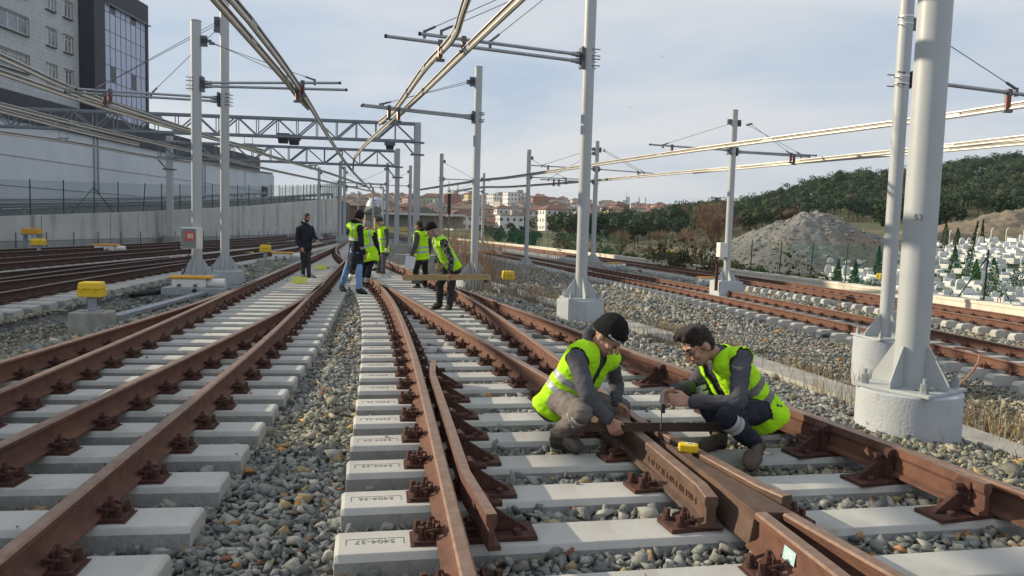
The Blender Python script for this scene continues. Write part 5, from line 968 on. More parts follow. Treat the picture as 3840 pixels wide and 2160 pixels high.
a, b = at(2346, 738, 1500), at(2346, 800, 1500); tw = thing('glass_tower', 'lone blue-grey glass skyscraper with two antennas above the town', 'tower', (a.x, 1500, b.z-15)); H_ = a.z-b.z+15; tm_ = mat('tower_glass', (.42, .49, .58), (.36, .43, .52), .25, scale=.02); MB().box((-2.6, 0, H_/2-3), (9.5, 14, H_-6)).build('lower_slab', MT['white'], tw); MB().box((3.4, 0, H_/2), (7.5, 14, H_)).build('upper_slab', tm_, tw); m = MB()
for k in range(14): m.box((-2.6, -7.1, H_-8-k*2.6), (9.6, .3, 1.3))
m.build('window_band', tm_, tw)
for s in (-.6, 1.6): MB().cyl((s+1, 0, H_), (s+1, 0, H_+11), .35, .15, n=6).build('antenna', MT['galv'], tw)
p = at(1686, 715, 70); sp_ = thing('signal_pole', 'thin dark pole with a narrow black antenna panel rising from the reeds', 'pole', (p.x, p.y, -1)); MB().cyl((0, 0, 0), (0, 0, p.z+1), .06, n=8).build('pole', MT['steel_dark'], sp_); MB().box((0, -.1, p.z-.1), (.28, .2, 2.1)).build('antenna_panel', MT['black'], sp_)
for i in range(90):
    px = random.uniform(1290, 2560); Y = random.uniform(230, 700); b = gp(px, Y)
    if px > 2150 and Y > 500 : continue
    s = random.uniform(1.6, 3.2); leafy('town_tree', 'grey-green winter tree between the houses of the town', 'tree', 'trees between the houses', b, s, s*1.4, s, s*.8, 90, .45, random.choice([(.06, .07, .04), (.10, .085, .06), (.04, .06, .03)]), 4)
for i in range(26):
    px = random.choice([random.uniform(1810, 1890), random.uniform(1890, 2010), random.uniform(2070, 2180)]); b = gp(px, random.uniform(115, 185)); s = random.uniform(.9, 1.5); leafy('dark_tree', 'dark evergreen tree at the foot of the town behind the right fence', 'tree', 'evergreens below the town', b, s*.6, s*.95, s, s*.75, 240, .32, (.035, .055, .028), 5)
# birds
for px, py, Y, f_, lb in ((2363, 404, 60, 1, 'small dark bird with raised wings in the sky right of the mast'), (2486, 211, 75, -1, 'tiny dark bird gliding high in the sky right of the mast')):
    p = at(px, py, Y); m = MB(); m.tube([(-.10, 0, 0), (0, 0, .02), (.12, 0, 0)], [.01, .035, .008], n=6)
    for s in (-1, 1): m.add([(0, s*.02, .02), (.06, s*.02, .02), (.03, s*.14, .09*f_), (-.04, s*.24, .16*f_), (-.05, s*.13, .07*f_)], [(0, 1, 2, 4), (4, 2, 3)])
    o = m.build('bird', MT['black']); o.location = p; o.rotation_euler = (0, 0, 1.2); tag(o, lb, 'bird')
# ------------------------------------------------------------------ people
def _ico(sub):
    bm = bmesh.new(); bmesh.ops.create_icosphere(bm, subdivisions=sub, radius=1); v = [q.co.copy() for q in bm.verts]; f = [[a.index for a in q.verts] for q in bm.faces]; bm.free(); return v, f
IV, IF = _ico(2)
def ball(m, c, r, rot=None):
    r = (r, r, r) if not hasattr(r, '__len__') else r; c = Vector(c); q = [Vector((v.x*r[0], v.y*r[1], v.z*r[2])) for v in IV]; m.add([c+(rot @ a if rot is not None else a) for a in q], IF)
def caps(m, p, q, r0, r1=None):
    r1 = r0 if r1 is None else r1; p, q = Vector(p), Vector(q); ball(m, p, r0); ball(m, q, r1)
    if (q-p).length > 1e-4: m.cyl(p, q, r0, r1, n=16)
def fuse(m, voxel, smooth=4, name='body'):           # one continuous surface from overlapping volumes
    me = bpy.data.meshes.new(name); me.from_pydata(m.v, [], m.f); bm = bmesh.new(); bm.from_mesh(me); bmesh.ops.recalc_face_normals(bm, faces=bm.faces); bm.to_mesh(me); bm.free()
    o = bpy.data.objects.new('tmp', me); COL.objects.link(o); a = o.modifiers.new('r', 'REMESH'); a.mode = 'VOXEL'; a.voxel_size = voxel
    b = o.modifiers.new('s', 'SMOOTH'); b.factor = .5; b.iterations = smooth; dg = bpy.context.evaluated_depsgraph_get(); dg.update(); r = bpy.data.meshes.new_from_object(o.evaluated_get(dg)); r.name = name
    bpy.data.objects.remove(o); bpy.data.meshes.remove(me); r.polygons.foreach_set('use_smooth', [True]*len(r.polygons)); return r
def crease(me, amp, sc, seed=0, st=None):
    n = [v.normal.copy() for v in me.vertices]
    for v, k in zip(me.vertices, n):
        c = v.co*sc; c = Vector((c.x, c.y, c.z*1.7)); w_ = noise.noise(c+Vector((seed, 0, 0)))+.5*abs(noise.noise(c*2.1+Vector((0, seed, 0)))); v.co += k*amp*w_
    me.update()
def cut(me, kill):
    bm = bmesh.new(); bm.from_mesh(me); d = [f for f in bm.faces if kill(f.calc_center_median())]; bmesh.ops.delete(bm, geom=d, context='FACES')
    for _ in range(7):
        mv = {}
        for e in bm.edges:
            if e.is_boundary:
                for a_, b_ in ((e.verts[0], e.verts[1]), (e.verts[1], e.verts[0])): mv.setdefault(a_, []).append(b_.co.copy())
        for v, n_ in mv.items():
            if len(n_) > 1: v.co = v.co*.4+sum(n_, Vector())/len(n_)*.6
    bm.to_mesh(me); bm.free()
def cloth(name, c1, c2=None, sc=9, bump=.35, bs=40): return mat(name, c1, c2, .88, scale=sc, bump=bump, bscale=bs, spec=.2)
SKIN = mat('skin', (.46, .265, .185), (.40, .215, .15), .55, scale=14, spec=.35, bump=.05, bscale=90); HAIR = mat('hair', (.022, .016, .012), (.045, .032, .024), .6, scale=60, stretch=(1, 1, 5), bump=.8, bscale=120); BEARD = mat('beard', (.03, .022, .018), (.05, .038, .03), .8, scale=60, bump=.6, bscale=150)
GREYB = mat('grey_beard', (.20, .17, .15), (.32, .29, .27), .8, scale=60, bump=.6, bscale=150)
HV = cloth('hi_vis', (.46, .86, .02), (.40, .78, .016), 4, .25, 25); SILV = mat('reflective_tape', (.42, .43, .42), (.34, .35, .34), .45, scale=8); SILD = mat('reflective_tape_dirty', (.12, .115, .105), (.18, .17, .155), .6, scale=14)
GREYJ = cloth('grey_jacket', (.085, .085, .098), (.068, .068, .08)); NAVY = cloth('navy_cloth', (.017, .019, .030), (.024, .026, .038)); BLK = cloth('black_cloth', (.014, .014, .016), (.022, .022, .024)); DENIM = cloth('denim', (.17, .30, .52), (.23, .37, .60), 8); GREYT = cloth('grey_trousers', (.115, .115, .125), (.09, .09, .10)); BEIGET = cloth('worn_trousers', (.19, .165, .15), (.13, .115, .11), 5); BOOT = mat('work_boot', (.055, .045, .038), (.10, .085, .07), .7, scale=14, bump=.4, bscale=60); SHOE = mat('dark_shoe', (.02, .018, .018), (.035, .032, .03), .6, scale=14); BOOTB = mat('brown_boot', (.10, .075, .055), (.065, .05, .038), .7, scale=14, bump=.4, bscale=60); KNIT = cloth('black_knit', (.010, .010, .011), (.016, .016, .017), 60, .6, 260); KNITG = cloth('grey_knit', (.06, .06, .065), (.045, .045, .05), 60, .6, 200); GLOVE = cloth('work_glove', (.55, .53, .50), (.42, .40, .38)); REDC = cloth('red_cloth', (.45, .03, .05), (.36, .02, .04)); LGREY = cloth('light_grey_cloth', (.20, .205, .215), (.16, .165, .175)); DGREY = cloth('charcoal_trousers', (.032, .031, .034), (.045, .044, .047)); EYEW = mat('eye_white', (.30, .22, .18), None, .4); EYED = mat('iris', (.015, .01, .008), None, .2)
plaid = mat('plaid_cloth', (.018, .018, .022), (.024, .024, .028), .9); t = plaid.node_tree; cc = t.nodes.new('ShaderNodeTexCoord'); w1 = t.nodes.new('ShaderNodeTexChecker'); w1.inputs['Scale'].default_value = 17; w1.inputs['Color1'].default_value = (.016, .016, .020, 1); w1.inputs['Color2'].default_value = (.13, .13, .15, 1); t.links.new(cc.outputs['Object'], w1.inputs['Vector']); t.links.new(w1.outputs['Color'], t.nodes['Principled BSDF'].inputs['Base Color'])
def hand(m, wr, d, n, side, curl=.5, s=1., spread=.0, rmul=1., grip=0):
    d = unit(d); n = unit(Vector(n)-d*Vector(n).dot(d)); sd = d.cross(n)*side; K = []
    for i, w_ in enumerate((-.030, -.010, .011, .030)):
        k = wr+d*(.088-(.0, .0, .004, .012)[i])*s+sd*w_*s; K.append(k); caps(m, wr+d*.018*s+sd*w_*.55*s, k, .0165*s*rmul, .0135*s*rmul)
    for i, k in enumerate(K):
        u = (d+sd*spread*(-.12, -.03, .04, .12)[i]*8).normalized(); p = k; L_ = (.92, 1.03, .97, .78)[i]
        for j, (l, r, b) in enumerate(((.043, .0105, 28), (.027, .0093, 42), (.022, .0083, 32))):
            a = R(b*curl*(1+.12*i)); ax = d.cross(n); u = (Matrix.Rotation(a, 3, ax) @ u).normalized(); q = p+u*l*L_*s; caps(m, p, q, r*s*rmul, (r-.0009)*s*rmul); p = q
    tb = wr+d*.03*s-sd*.026*s; t1 = tb+(d*.72-sd*.62+n*.30).normalized()*.048*s; t2 = t1+(d*.9-sd*.12+n*(.25+.5*curl)).normalized()*.032*s; caps(m, wr+d*.012*s-sd*.014*s, tb, .017*s*rmul, .0155*s*rmul); caps(m, tb, t1, .0145*s*rmul, .012*s*rmul); caps(m, t1, t2, .0115*s*rmul, .0095*s*rmul)
def person(label, J, c, vox=.011):
    J = {k: Vector(v) for k, v in J.items()}; root = J['pelvis'].copy(); root.z = min(J['anL'].z, J['anR'].z)-.09; o = thing('person', label, 'person', root)
    for k in J:
        if k not in ('f', 'u', 'dL', 'dR', 'nL', 'nR'): J[k] = J[k]-root
    rt = (J['shR']-J['shL']); up = (J['neck']-J['pelvis']); TL = up.length; up.normalize(); rt = (rt-up*rt.dot(up)).normalized(); fr = up.cross(rt).normalized()
    f = J['f'].normalized(); u = (J['u']-f*J['u'].dot(f)).normalized(); s_ = f.cross(u); HR = Matrix((s_, f, u)).transposed(); hc = J['head']; k = c.get('hs', 1.)
    hip = {s: J['pelvis']+rt*(.092 if s == 'R' else -.092) for s in 'LR'}; wd = c.get('wide', 1.)
    def torso(m, g, low=.0, nk=True):
        caps(m, hip['L']+up*low, hip['R']+up*low, .118+g)
        for s in (-1, 1): caps(m, J['pelvis']+up*(low)+rt*s*.075*wd, J['pelvis']+up*TL*.45+rt*s*.075*wd+fr*.02, .112*wd+g, .115*wd+g); caps(m, J['pelvis']+up*TL*.45+rt*s*.075*wd+fr*.02, J['pelvis']+up*TL*.82+rt*s*.085+fr*.01, .115*wd+g, .105+g)
        caps(m, J['shL']-rt*.0, J['shR'], .062+g); caps(m, J['pelvis']+up*TL*.85, J['neck']+up*.0, .10+g, .058+g)
    def arm(m, s, g, cuff=1., tor=True):
        a, b, w_ = J['sh'+s], J['el'+s], J['wr'+s]; caps(m, a, b, .050+g, .043+g*.9); caps(m, b, b+(w_-b)*cuff, .042+g*.9, .031+g*.9)
    def leg(m, s, g, end=1.):
        h, kn, an = hip[s], J['kn'+s], J['an'+s]; caps(m, h, kn, .085+g, .058+g); caps(m, kn, kn+(an-kn)*.4, .056+g, .055+g); caps(m, kn+(an-kn)*.4, kn+(an-kn)*end, .055+g, .040+g)
    # the body itself: one continuous surface, head to ankles
    m = MB(); torso(m, -.008)
    for s in 'LR': arm(m, s, -.006); leg(m, s, -.006)
    def hb(x, y, z): return hc+(s_*x+f*y+u*z)*k
    ball(m, hb(0, -.012, .030), (.076*k, .096*k, .090*k), HR); ball(m, hb(0, .022, -.052), (.056*k, .062*k, .062*k), HR); ball(m, hb(0, .050, -.088), (.028*k, .028*k, .022*k), HR); caps(m, hb(0, .082, .012), hb(0, .112, -.024), .0105*k, .0165*k); ball(m, hb(-.012, .098, -.028), .010*k); ball(m, hb(.012, .098, -.028), .010*k)
    caps(m, hb(-.040, .072, .030), hb(.040, .072, .030), .016*k); ball(m, hb(-.042, .060, -.02), .024*k); ball(m, hb(.042, .060, -.02), .024*k); caps(m, hb(-.020, .083, -.056), hb(.020, .083, -.056), .0095*k)
    for s in (-1, 1): ball(m, hb(s*.079, -.012, -.004), (.012*k, .022*k, .034*k), HR)
    caps(m, J['neck'], hb(0, -.025, -.06), .056, .054)
    for s, sd in (('L', 1), ('R', -1)):
        hand(m, J['wr'+s], J.get('d'+s, J['wr'+s]-J['el'+s]), J.get('n'+s, fr), sd*c.get('hside', 1), c.get('curl', .5) if not hasattr(c.get('curl', .5), 'get') else c['curl'][s], c.get('hsz', 1.), rmul=1.0 if vox < .009 else 1.12)
    body = fuse(m, vox*.85, 2); body.materials.append(SKIN); put('body', body, o)
    e = MB(); e2 = MB()
    for s in (-1, 1): ball(e, hb(s*.033, .074, .010), (.0135*k, .012*k, .009*k), HR); ball(e2, hb(s*.033, .082, .006), .0075*k)
    if not c.get('back'):
        e.build('eyes', EYEW, o, smooth=True); e2.build('pupils', EYED, o, smooth=True); m = MB()
        for s in (-1, 1): caps(m, hb(s*.018, .088, .036), hb(s*.050, .076, .038), .0058*k, .0045*k)
        m.build('eyebrows', HAIR, o, smooth=True); m = MB(); caps(m, hb(-.022, .0905, -.0585), hb(.022, .0905, -.0585), .0042*k); m.build('mouth', mat('lips', (.33, .13, .105), None, .5), o, smooth=True)
    if c.get('hat'):
        m = MB(); ball(m, hb(0, -.016, .060), (.094*k, .114*k, .110*k), HR); ball(m, hb(0, -.030, .02), (.089*k, .098*k, .09*k), HR); hm = fuse(m, .008, 1, 'beanie'); cut(hm, lambda q: (q-hb(0, -.014, .020)).dot(u) < (q-hb(0, 0, 0)).dot(f)*.24); hm.materials.append(c['hat']); hm2 = put('beanie', hm, o); sd_ = hm2.modifiers.new('s', 'SOLIDIFY'); sd_.thickness = .006; sd_.offset = 0
        P = [hb(math.cos(a)*.088, -.016+math.sin(a)*.107, .030+math.sin(a)*.022) for a in np.linspace(0, 2*math.pi, 33)[:-1]]; tr_ = MB().tube(P, .0125*k, n=8, closed=True); tr_.tube([p+u*.016*k for p in P], .0125*k, n=8, closed=True); tr_.tube([p+u*.032*k for p in P], .0115*k, n=8, closed=True); tr_.build('beanie_cuff', c['hat'], hm2, smooth=True)
        if c.get('hattext'):
            tm = text_mesh(c['hattext'], .030, .0012, mat('embroidery', (.75, .75, .73), None, .6)); q = put('embroidery', tm, hm2); a = R(c.get('hta', 60)); dn = (s_*math.cos(a)+f*math.sin(a)).normalized(); px_ = u.cross(dn); q.matrix_local = Matrix.Translation(hb(math.cos(a)*.0895, -.014+math.sin(a)*.112, .052)+dn*.0178) @ Matrix((px_, u, dn)).transposed().to_4x4()
            wd_ = max(v.co.x for v in tm.vertices)
            for v in tm.vertices: v.co.z -= (v.co.x**2)/(2*.10)
    if c.get('hair'):
        m = MB(); ball(m, hb(0, -.024, .046), (.085*k, .100*k, .090*k), HR); ball(m, hb(0, -.05, -.005), (.078*k, .066*k, .07*k), HR)
        if c['hair'] == 'quiff':
            for q in range(16): a = rng.uniform(-.055, .055); caps(m, hb(a, .035, .120), hb(a*1.1+rng.uniform(-.012, .012), .082+rng.uniform(-.012, .010), .122+rng.uniform(-.024, .016)), .022*k, .010*k); caps(m, hb(a, -.02, .128), hb(a, .05, .136), .020, .018)
        hm = fuse(m, .008, 1, 'hair'); cut(hm, lambda q: (q-hb(0, .062, .05)).dot(f) > 0 and (q-hb(0, 0, .085)).dot(u) < 0); crease(hm, .007, 38, 3); hm.materials.append(c.get('hairmat', HAIR)); put('hair', hm, o)
    if c.get('beard'):
        m = MB(); ball(m, hb(0, .028, -.066), (.060*k, .068*k, .056*k), HR); ball(m, hb(-.055, .0, -.045), (.022*k, .03*k, .05*k), HR); ball(m, hb(.055, .0, -.045), (.022*k, .03*k, .05*k), HR); bmh = fuse(m, .008, 2, 'beard'); cut(bmh, lambda q: (q-hb(0, .06, -.038)).dot(u) > 0 and (q-hb(0, .045, 0)).dot(f) > 0); bmh.materials.append(c['beard']); put('beard', bmh, o)
    if c.get('hood'):
        m = MB(); ax = (hc-J['neck']).normalized(); b1 = ax.orthogonal().normalized(); b2 = ax.cross(b1); P = [J['neck']+ax*.025+(b1*math.cos(a)+b2*math.sin(a))*.082-fr*.025 for a in np.linspace(0, 6.283, 17)[:-1]]
        for p, q in zip(P, P[1:]+P[:1]): caps(m, p, q, .036)
        if c['hood'] == 'up': ball(m, hb(0, -.028, .022), (.105*k, .118*k, .128*k), HR)
        hm = fuse(m, .010, 4, 'hood'); 
        if c['hood'] == 'up': cut(hm, lambda q: (q-hb(0, .065, 0)).dot(f) > 0 and (q-hc).length < .13)
        crease(hm, .006, 20, 5); hm.materials.append(c.get('hoodmat', c['jacket'])); put('hood', hm, o)
    # clothing over it
    jl = c.get('jlow', -.05); m = MB(); torso(m, .010, jl)
    if c.get('coat'): dz = Vector((0, 0, -1)); caps(m, hip['L']+dz*.08, hip['R']+dz*.08, .150); caps(m, hip['L']+dz*.16-rt*.02, hip['R']+dz*.16+rt*.02, .155); caps(m, hip['L']+dz*.24-rt*.03, hip['R']+dz*.24+rt*.03, .155)
    for s in 'LR': arm(m, s, .0175, .93)
    jm = fuse(m, vox, 5, 'jacket'); crease(jm, .0075, 13, 1); crease(jm, .003, 34, 7); jm.materials.append(c['jacket']); jo = put('jacket', jm, o)
    if c.get('sleeve'): pass
    for s in 'LR':
        b, w_ = J['el'+s], J['wr'+s]; q = b+(w_-b)*.92; d = (w_-b).normalized(); MB().cyl(q-d*.012, q+d*.012, .050, .049, n=18).build('cuff', c['jacket'], jo, smooth=True)
        if c.get('armband'): b0 = b+(w_-b)*.35; MB().cyl(b0-d*.03, b0+d*.03, .0605, .0575, n=18).build('reflective_band', SILV, jo, smooth=True)
    m = MB(); caps(m, hip['L'], hip['R'], .122); caps(m, J['pelvis'], J['pelvis']+up*.08, .118)
    for s in 'LR': leg(m, s, .012*c.get('tw', 1), .97)
    tm = fuse(m, vox, 4, 'trousers'); crease(tm, .009*c.get('tw', 1), 11, 2); crease(tm, .003, 32, 4); tm.materials.append(c['trousers']); to = put('trousers', tm, o)
    for fr_k in c.get('kneebands', ()):
        for s in 'LR':
            kn, an = J['kn'+s], J['an'+s]; p = kn+(an-kn)*fr_k; d = (an-kn).normalized(); r = (.070 if fr_k < .45 else .066-(fr_k-.4)*.025)*1.06; MB().cyl(p-d*.024, p+d*.024, r+.004, r, n=20, caps=False).build('reflective_band', SILV, to, smooth=True)
    for s in 'LR':
        m = MB(); bw = c.get('bw', 1.); an, toe = J['an'+s], J['toe'+s]; kn = J['kn'+s]; d = (toe-an); d.z = 0; d.normalize(); sdv = Vector((-d.y, d.x, 0)); gz_ = min(an.z-.085, toe.z-.035) if not c.get('footz') else 0
        caps(m, an+(kn-an).normalized()*.07, an, .050*bw, .048*bw); heel = an-d*.045+Vector((0, 0, -.052)); ba = an+d*.125+Vector((0, 0, -.058)); tip = an+d*.185+Vector((0, 0, -.062))
        if (toe-an).length > .08: rot = (toe-an); ba = an+(toe-an)*.68+Vector((0, 0, .004)); tip = toe.copy(); heel = an-(toe-an).normalized()*.04+Vector((0, 0, -.045))
        caps(m, an, heel, .046, .040); caps(m, heel, ba, .040, .044); caps(m, an, ba+Vector((0, 0, .012)), .046, .036); caps(m, ba-sdv*.014, tip-sdv*.012, .043*bw, .037*bw); caps(m, ba+sdv*.014, tip+sdv*.010, .043*bw, .036*bw)
        sm = fuse(m, .009, 6, 'shoe'); zmin = min(heel.z, tip.z)-.032
        for v in sm.vertices:
            if v.co.z < zmin: v.co.z = zmin
        sm.materials.append(c['shoe']); so = put('shoe', sm, o); MB().tube([heel+Vector((0, 0, -.026)), ba+Vector((0, 0, -.030)), tip+Vector((0, 0, -.024))], [.038, .040, .03], n=8).build('sole', c.get('sole', BLK), so, smooth=True)
    if c.get('vest'):
        m = MB(); torso(m, .026, c.get('vlow', -.09)); vm = fuse(m, vox, 6, 'vest'); crease(vm, .009, 9, 9); crease(vm, .004, 24, 11); op = c.get('open', 0)
        def kill(q):
            r = q-J['pelvis']; s = r.dot(up); l = r.dot(rt); b = r.dot(fr)
            if s < c.get('vhem', -.13) or (q-J['neck']-up*.02).length < .088: return True
            for a in 'LR':
                A, B = J['sh'+a], J['el'+a]; t_ = (q-A).dot(B-A)/(B-A).length_squared
                if (q-A-rt*(.012 if a == 'R' else -.012)).length < .083 or (0.05 < t_ < 1 and (q-A-(B-A)*t_).length < .08): return True
            return bool(op) and b > 0 and abs(l-c.get('opx', 0)) < op*(.35+.65*max(0, min(1, s/TL)))
        cut(vm, kill); vm.materials.append(HV); vm.materials.append(c.get('tape', SILV)); mi = []
        for p in vm.polygons:
            r = p.center-J['pelvis']; s = r.dot(up); l = r.dot(rt); hit = any(a < s/TL < b for a, b in c.get('bands', ((.12, .22), (.36, .46)))); hit = hit or (c.get('vbands') and s/TL > .4 and .085 < abs(l) < .135); mi.append(1 if hit else 0)
        vm.polygons.foreach_set('material_index', mi); vo = put('vest', vm, o); sd_ = vo.modifiers.new('s', 'SOLIDIFY'); sd_.thickness = .005; sd_.offset = 0
        if c.get('backtext'):
            tm = text_mesh(c['backtext'], .075, .001, BLK); q = put('back_lettering', tm, vo); dn = -fr; px_ = up.cross(dn); q.matrix_local = Matrix.Translation(J['pelvis']+up*TL*.80-fr*.165) @ Matrix((px_, up, dn)).transposed().to_4x4()
    if c.get('gloves'):
        for s in c['gloves']: m = MB(); hand(m, J['wr'+s], J.get('d'+s, J['wr'+s]-J['el'+s]), J.get('n'+s, fr), 1 if s == 'L' else -1, .6, 1.0, rmul=1.4); gmh = fuse(m, .009, 2, 'glove'); gmh.materials.append(c.get('glovemat', GLOVE)); put('glove', gmh, o)
    return o, J, root
def PJ(d, Y0, **over):
    out = {}
    for k, v in d.items(): out[k] = at(v[0], v[1], v[2] if len(v) > 2 else Y0)
    for k, v in over.items(): out[k] = Vector(v)
    return out
# --- the two crouching men
JL = PJ(dict(head=(2279, 1266, 5.50), neck=(2230, 1300, 5.56), shR=(2163, 1345, 5.37), elR=(2204, 1490, 5.12), wrR=(2283, 1572, 5.10), shL=(2287, 1352, 5.78), elL=(2312, 1445, 5.86), wrL=(2308, 1512, 5.66), pelvis=(2108, 1496, 5.64), knR=(2186, 1548, 5.10), anR=(2092, 1632, 5.40), toeR=(2165, 1676, 5.22), knL=(2328, 1528, 5.72), anL=(2230, 1640, 5.85), toeL=(2300, 1668, 5.72)), 5.5,
        f=(.62, -.42, -.62), u=(.35, -.15, .85), dR=(.45, .05, -.75), nR=(.3, .8, -.4), dL=(.55, -.15, -.8), nL=(-.2, -.7, -.3))
pl_, JLr, rtL = person('person in a black beanie and hi-vis vest crouching, hand on the steel straightedge', JL, dict(jacket=GREYJ, trousers=BEIGET, shoe=BOOT, bw=1.2, vest=1, open=.055, opx=.02, hat=KNIT, hattext='PowerRail', hta=44, hood='down', bands=((.16, .27), (.36, .47)), vhem=-.11, hs=1.12, kneebands=(.10, .24), tw=1.5, curl={'R': .9, 'L': .45}, hsz=1.08, beard=None), .0085)
JRm = PJ(dict(head=(2618, 1300, 5.45), neck=(2692, 1325, 5.52), shL=(2782, 1345, 5.34), elL=(2766, 1512, 5.10), wrL=(2588, 1506, 5.18), shR=(2655, 1368, 5.84), elR=(2600, 1452, 5.82), wrR=(2524, 1462, 5.45), pelvis=(2836, 1528, 5.58), knL=(2722, 1568, 5.02), anL=(2842, 1668, 5.20), toeL=(2812, 1742, 4.93), knR=(2628, 1450, 5.78), anR=(2700, 1640, 5.55), toeR=(2638, 1680, 5.40)), 5.5,
        f=(-.72, -.34, -.58), u=(-.52, -.10, .80), dL=(-.95, .05, .08), nL=(.1, .9, -.3), dR=(-.55, -.25, -.55), nR=(.5, -.75, .1))
pr_, JRr, rtR = person('bareheaded person with a dark quiff crouching in a hi-vis vest, holding a caliper', JRm, dict(jacket=GREYJ, trousers=NAVY, shoe=BOOTB, bw=1.25, vest=1, open=.06, opx=.02, hair='quiff', hairmat=HAIR, bands=((.12, .24), (.36, .48)), tape=SILD, vhem=-.12, hs=1.15, kneebands=(.10, .22), tw=1.3, curl={'L': 1.0, 'R': .9}, hsz=1.08, beard=None), .0085)
stb = mat('stubble', (.26, .16, .12), (.30, .19, .145), .7, scale=80)
# --- the people in the middle distance
J1 = PJ(dict(head=(1151, 817), neck=(1143, 840), shR=(1119, 858, 21.2), elR=(1113, 898, 21.2), wrR=(1128, 929, 21.1), shL=(1168, 856, 21.6), elL=(1178, 884, 21.5), wrL=(1190, 900, 21.3), pelvis=(1145, 922), knR=(1137, 978), anR=(1136, 1031), knL=(1156, 978), anL=(1158, 1031), toeR=(1144, 1045, 21.2), toeL=(1180, 1042, 21.2)), 21.4, f=(.75, -.55, -.25), u=(.1, 0, 1), nL=(-.5, .5, 0), nR=(.5, .5, 0))
person('person with a full dark beard in dark navy sports clothes, standing between the left rails', J1, dict(jacket=NAVY, trousers=DGREY, shoe=SHOE, hair=1, beard=BEARD, hood='down', hs=1.0, curl=.5), .011)
o1 = [q for q in COL.objects if q.name.startswith('person')][-1]
J2 = PJ(dict(head=(1350, 811, 17.3), neck=(1337, 838, 17.2), shL=(1314, 848, 17.5), elL=(1322, 905, 17.75), wrL=(1338, 940, 17.8), shR=(1350, 856, 16.95), elR=(1356, 914, 16.9), wrR=(1366, 951, 17.0), pelvis=(1333, 948, 17.2), knL=(1303, 1004, 17.4), anL=(1281, 1074, 17.55), toeL=(1294, 1090, 17.45), knR=(1347, 1012, 17.0), anR=(1345, 1083, 16.95), toeR=(1373, 1100, 16.95)), 17.2, f=(.75, .5, -.35), u=(.2, .1, 1), nR=(-.6, .6, 0), nL=(0, 0, 1))
person('person in pale blue jeans and a long navy parka with hi-vis shoulders, seen from behind', J2, dict(jacket=NAVY, trousers=DENIM, shoe=SHOE, vest=1, vhem=.27, vbands=1, bands=((.43, .52),), hood='up', hoodmat=BLK, coat=.11, back=1, wide=1.08, armband=1, tw=1.3), .011)
J3 = PJ(dict(head=(1380, 850, 19.2), neck=(1379, 866, 18.95), shL=(1362, 876, 18.9), elL=(1352, 922, 19.1), wrL=(1358, 955, 19.3), shR=(1404, 880, 18.8), elR=(1414, 922, 18.75), wrR=(1421, 952, 18.9), pelvis=(1386, 960, 18.75), knL=(1368, 1008, 18.9), anL=(1366, 1066, 18.95), knR=(1384, 1010, 18.7), anR=(1374, 1067, 18.7), toeL=(1372, 1072, 19.15), toeR=(1378, 1080, 18.9)), 18.8, f=(.25, .85, -.6), u=(.1, .5, .8), nR=(-.6, .4, 0), nL=(.6, .4, 0))
person('person with cropped grey hair, hi-vis vest over navy clothes, seen from behind bending', J3, dict(jacket=NAVY, trousers=NAVY, shoe=SHOE, vest=1, vhem=-.17, vbands=1, bands=((.30, .40),), hair=1, hairmat=GREYB, back=1, kneebands=(.62, .78)), .011)
J4 = PJ(dict(head=(1424, 832, 24.0), neck=(1437, 849, 24.0), shL=(1449, 866, 23.75), elL=(1452, 904, 23.7), wrL=(1448, 929, 23.6), shR=(1426, 864, 24.25), elR=(1418, 898, 24.3), wrR=(1412, 925, 24.2), pelvis=(1440, 934, 24), knL=(1439, 980, 23.85), anL=(1438, 1020, 23.85), toeL=(1420, 1029, 23.8), knR=(1424, 978, 24.1), anR=(1424, 1014, 24.2), toeR=(1414, 1018, 24.1)), 24, f=(-.82, -.35, -.35), u=(-.15, 0, 1), nL=(.5, .5, 0))
person('person in a dark grey beanie, grey work clothes, hi-vis vest and white gloves', J4, dict(jacket=GREYJ, trousers=GREYT, shoe=BOOT, vest=1, vhem=-.10, bands=((.18, .28), (.40, .48)), hat=KNITG, gloves='L', jlow=-.12), .012)
J5 = PJ(dict(head=(1396, 874), neck=(1410, 884), shL=(1420, 894, 25.0), elL=(1400, 905, 24.9), wrL=(1392, 898, 24.8), shR=(1412, 890, 25.4), elR=(1395, 905, 25.5), wrR=(1388, 900, 25.4), pelvis=(1428, 938), knL=(1414, 975), anL=(1410, 1008), knR=(1418, 978), anR=(1418, 1008), toeL=(1398, 1012), toeR=(1406, 1012)), 25.2, f=(-.8, 0, -.6), u=(-.5, 0, .8))
person('person mostly hidden behind the others, bending forward in a red hood and hi-vis vest', J5, dict(jacket=REDC, trousers=NAVY, shoe=SHOE, vest=1, hood='up', hoodmat=REDC, kneebands=(.6, .8), back=1), .012)
J6 = PJ(dict(head=(1570, 847, 18.9), neck=(1577, 866, 18.9), shL=(1563, 882, 18.7), elL=(1558, 922, 18.65), wrL=(1544, 956, 18.6), shR=(1604, 882, 19.15), elR=(1612, 925, 19.3), wrR=(1606, 955, 19.3), pelvis=(1583, 958, 18.9), knL=(1558, 1016, 18.75), anL=(1568, 1072, 18.8), toeL=(1546, 1084, 18.75), knR=(1594, 1020, 19.0), anR=(1592, 1074, 19.05), toeR=(1588, 1090, 18.9)), 18.9, f=(-.85, .35, -.3), u=(-.15, 0, 1), nL=(.7, .5, 0))
person('person with short black hair in a hi-vis vest holding white papers, back turned', J6, dict(jacket=GREYJ, trousers=BLK, shoe=BOOTB, vest=1, vhem=-.10, bands=((.10, .19), (.28, .37)), hair=1, hood='down', hoodmat=BLK, backtext='türk', back=1), .011)
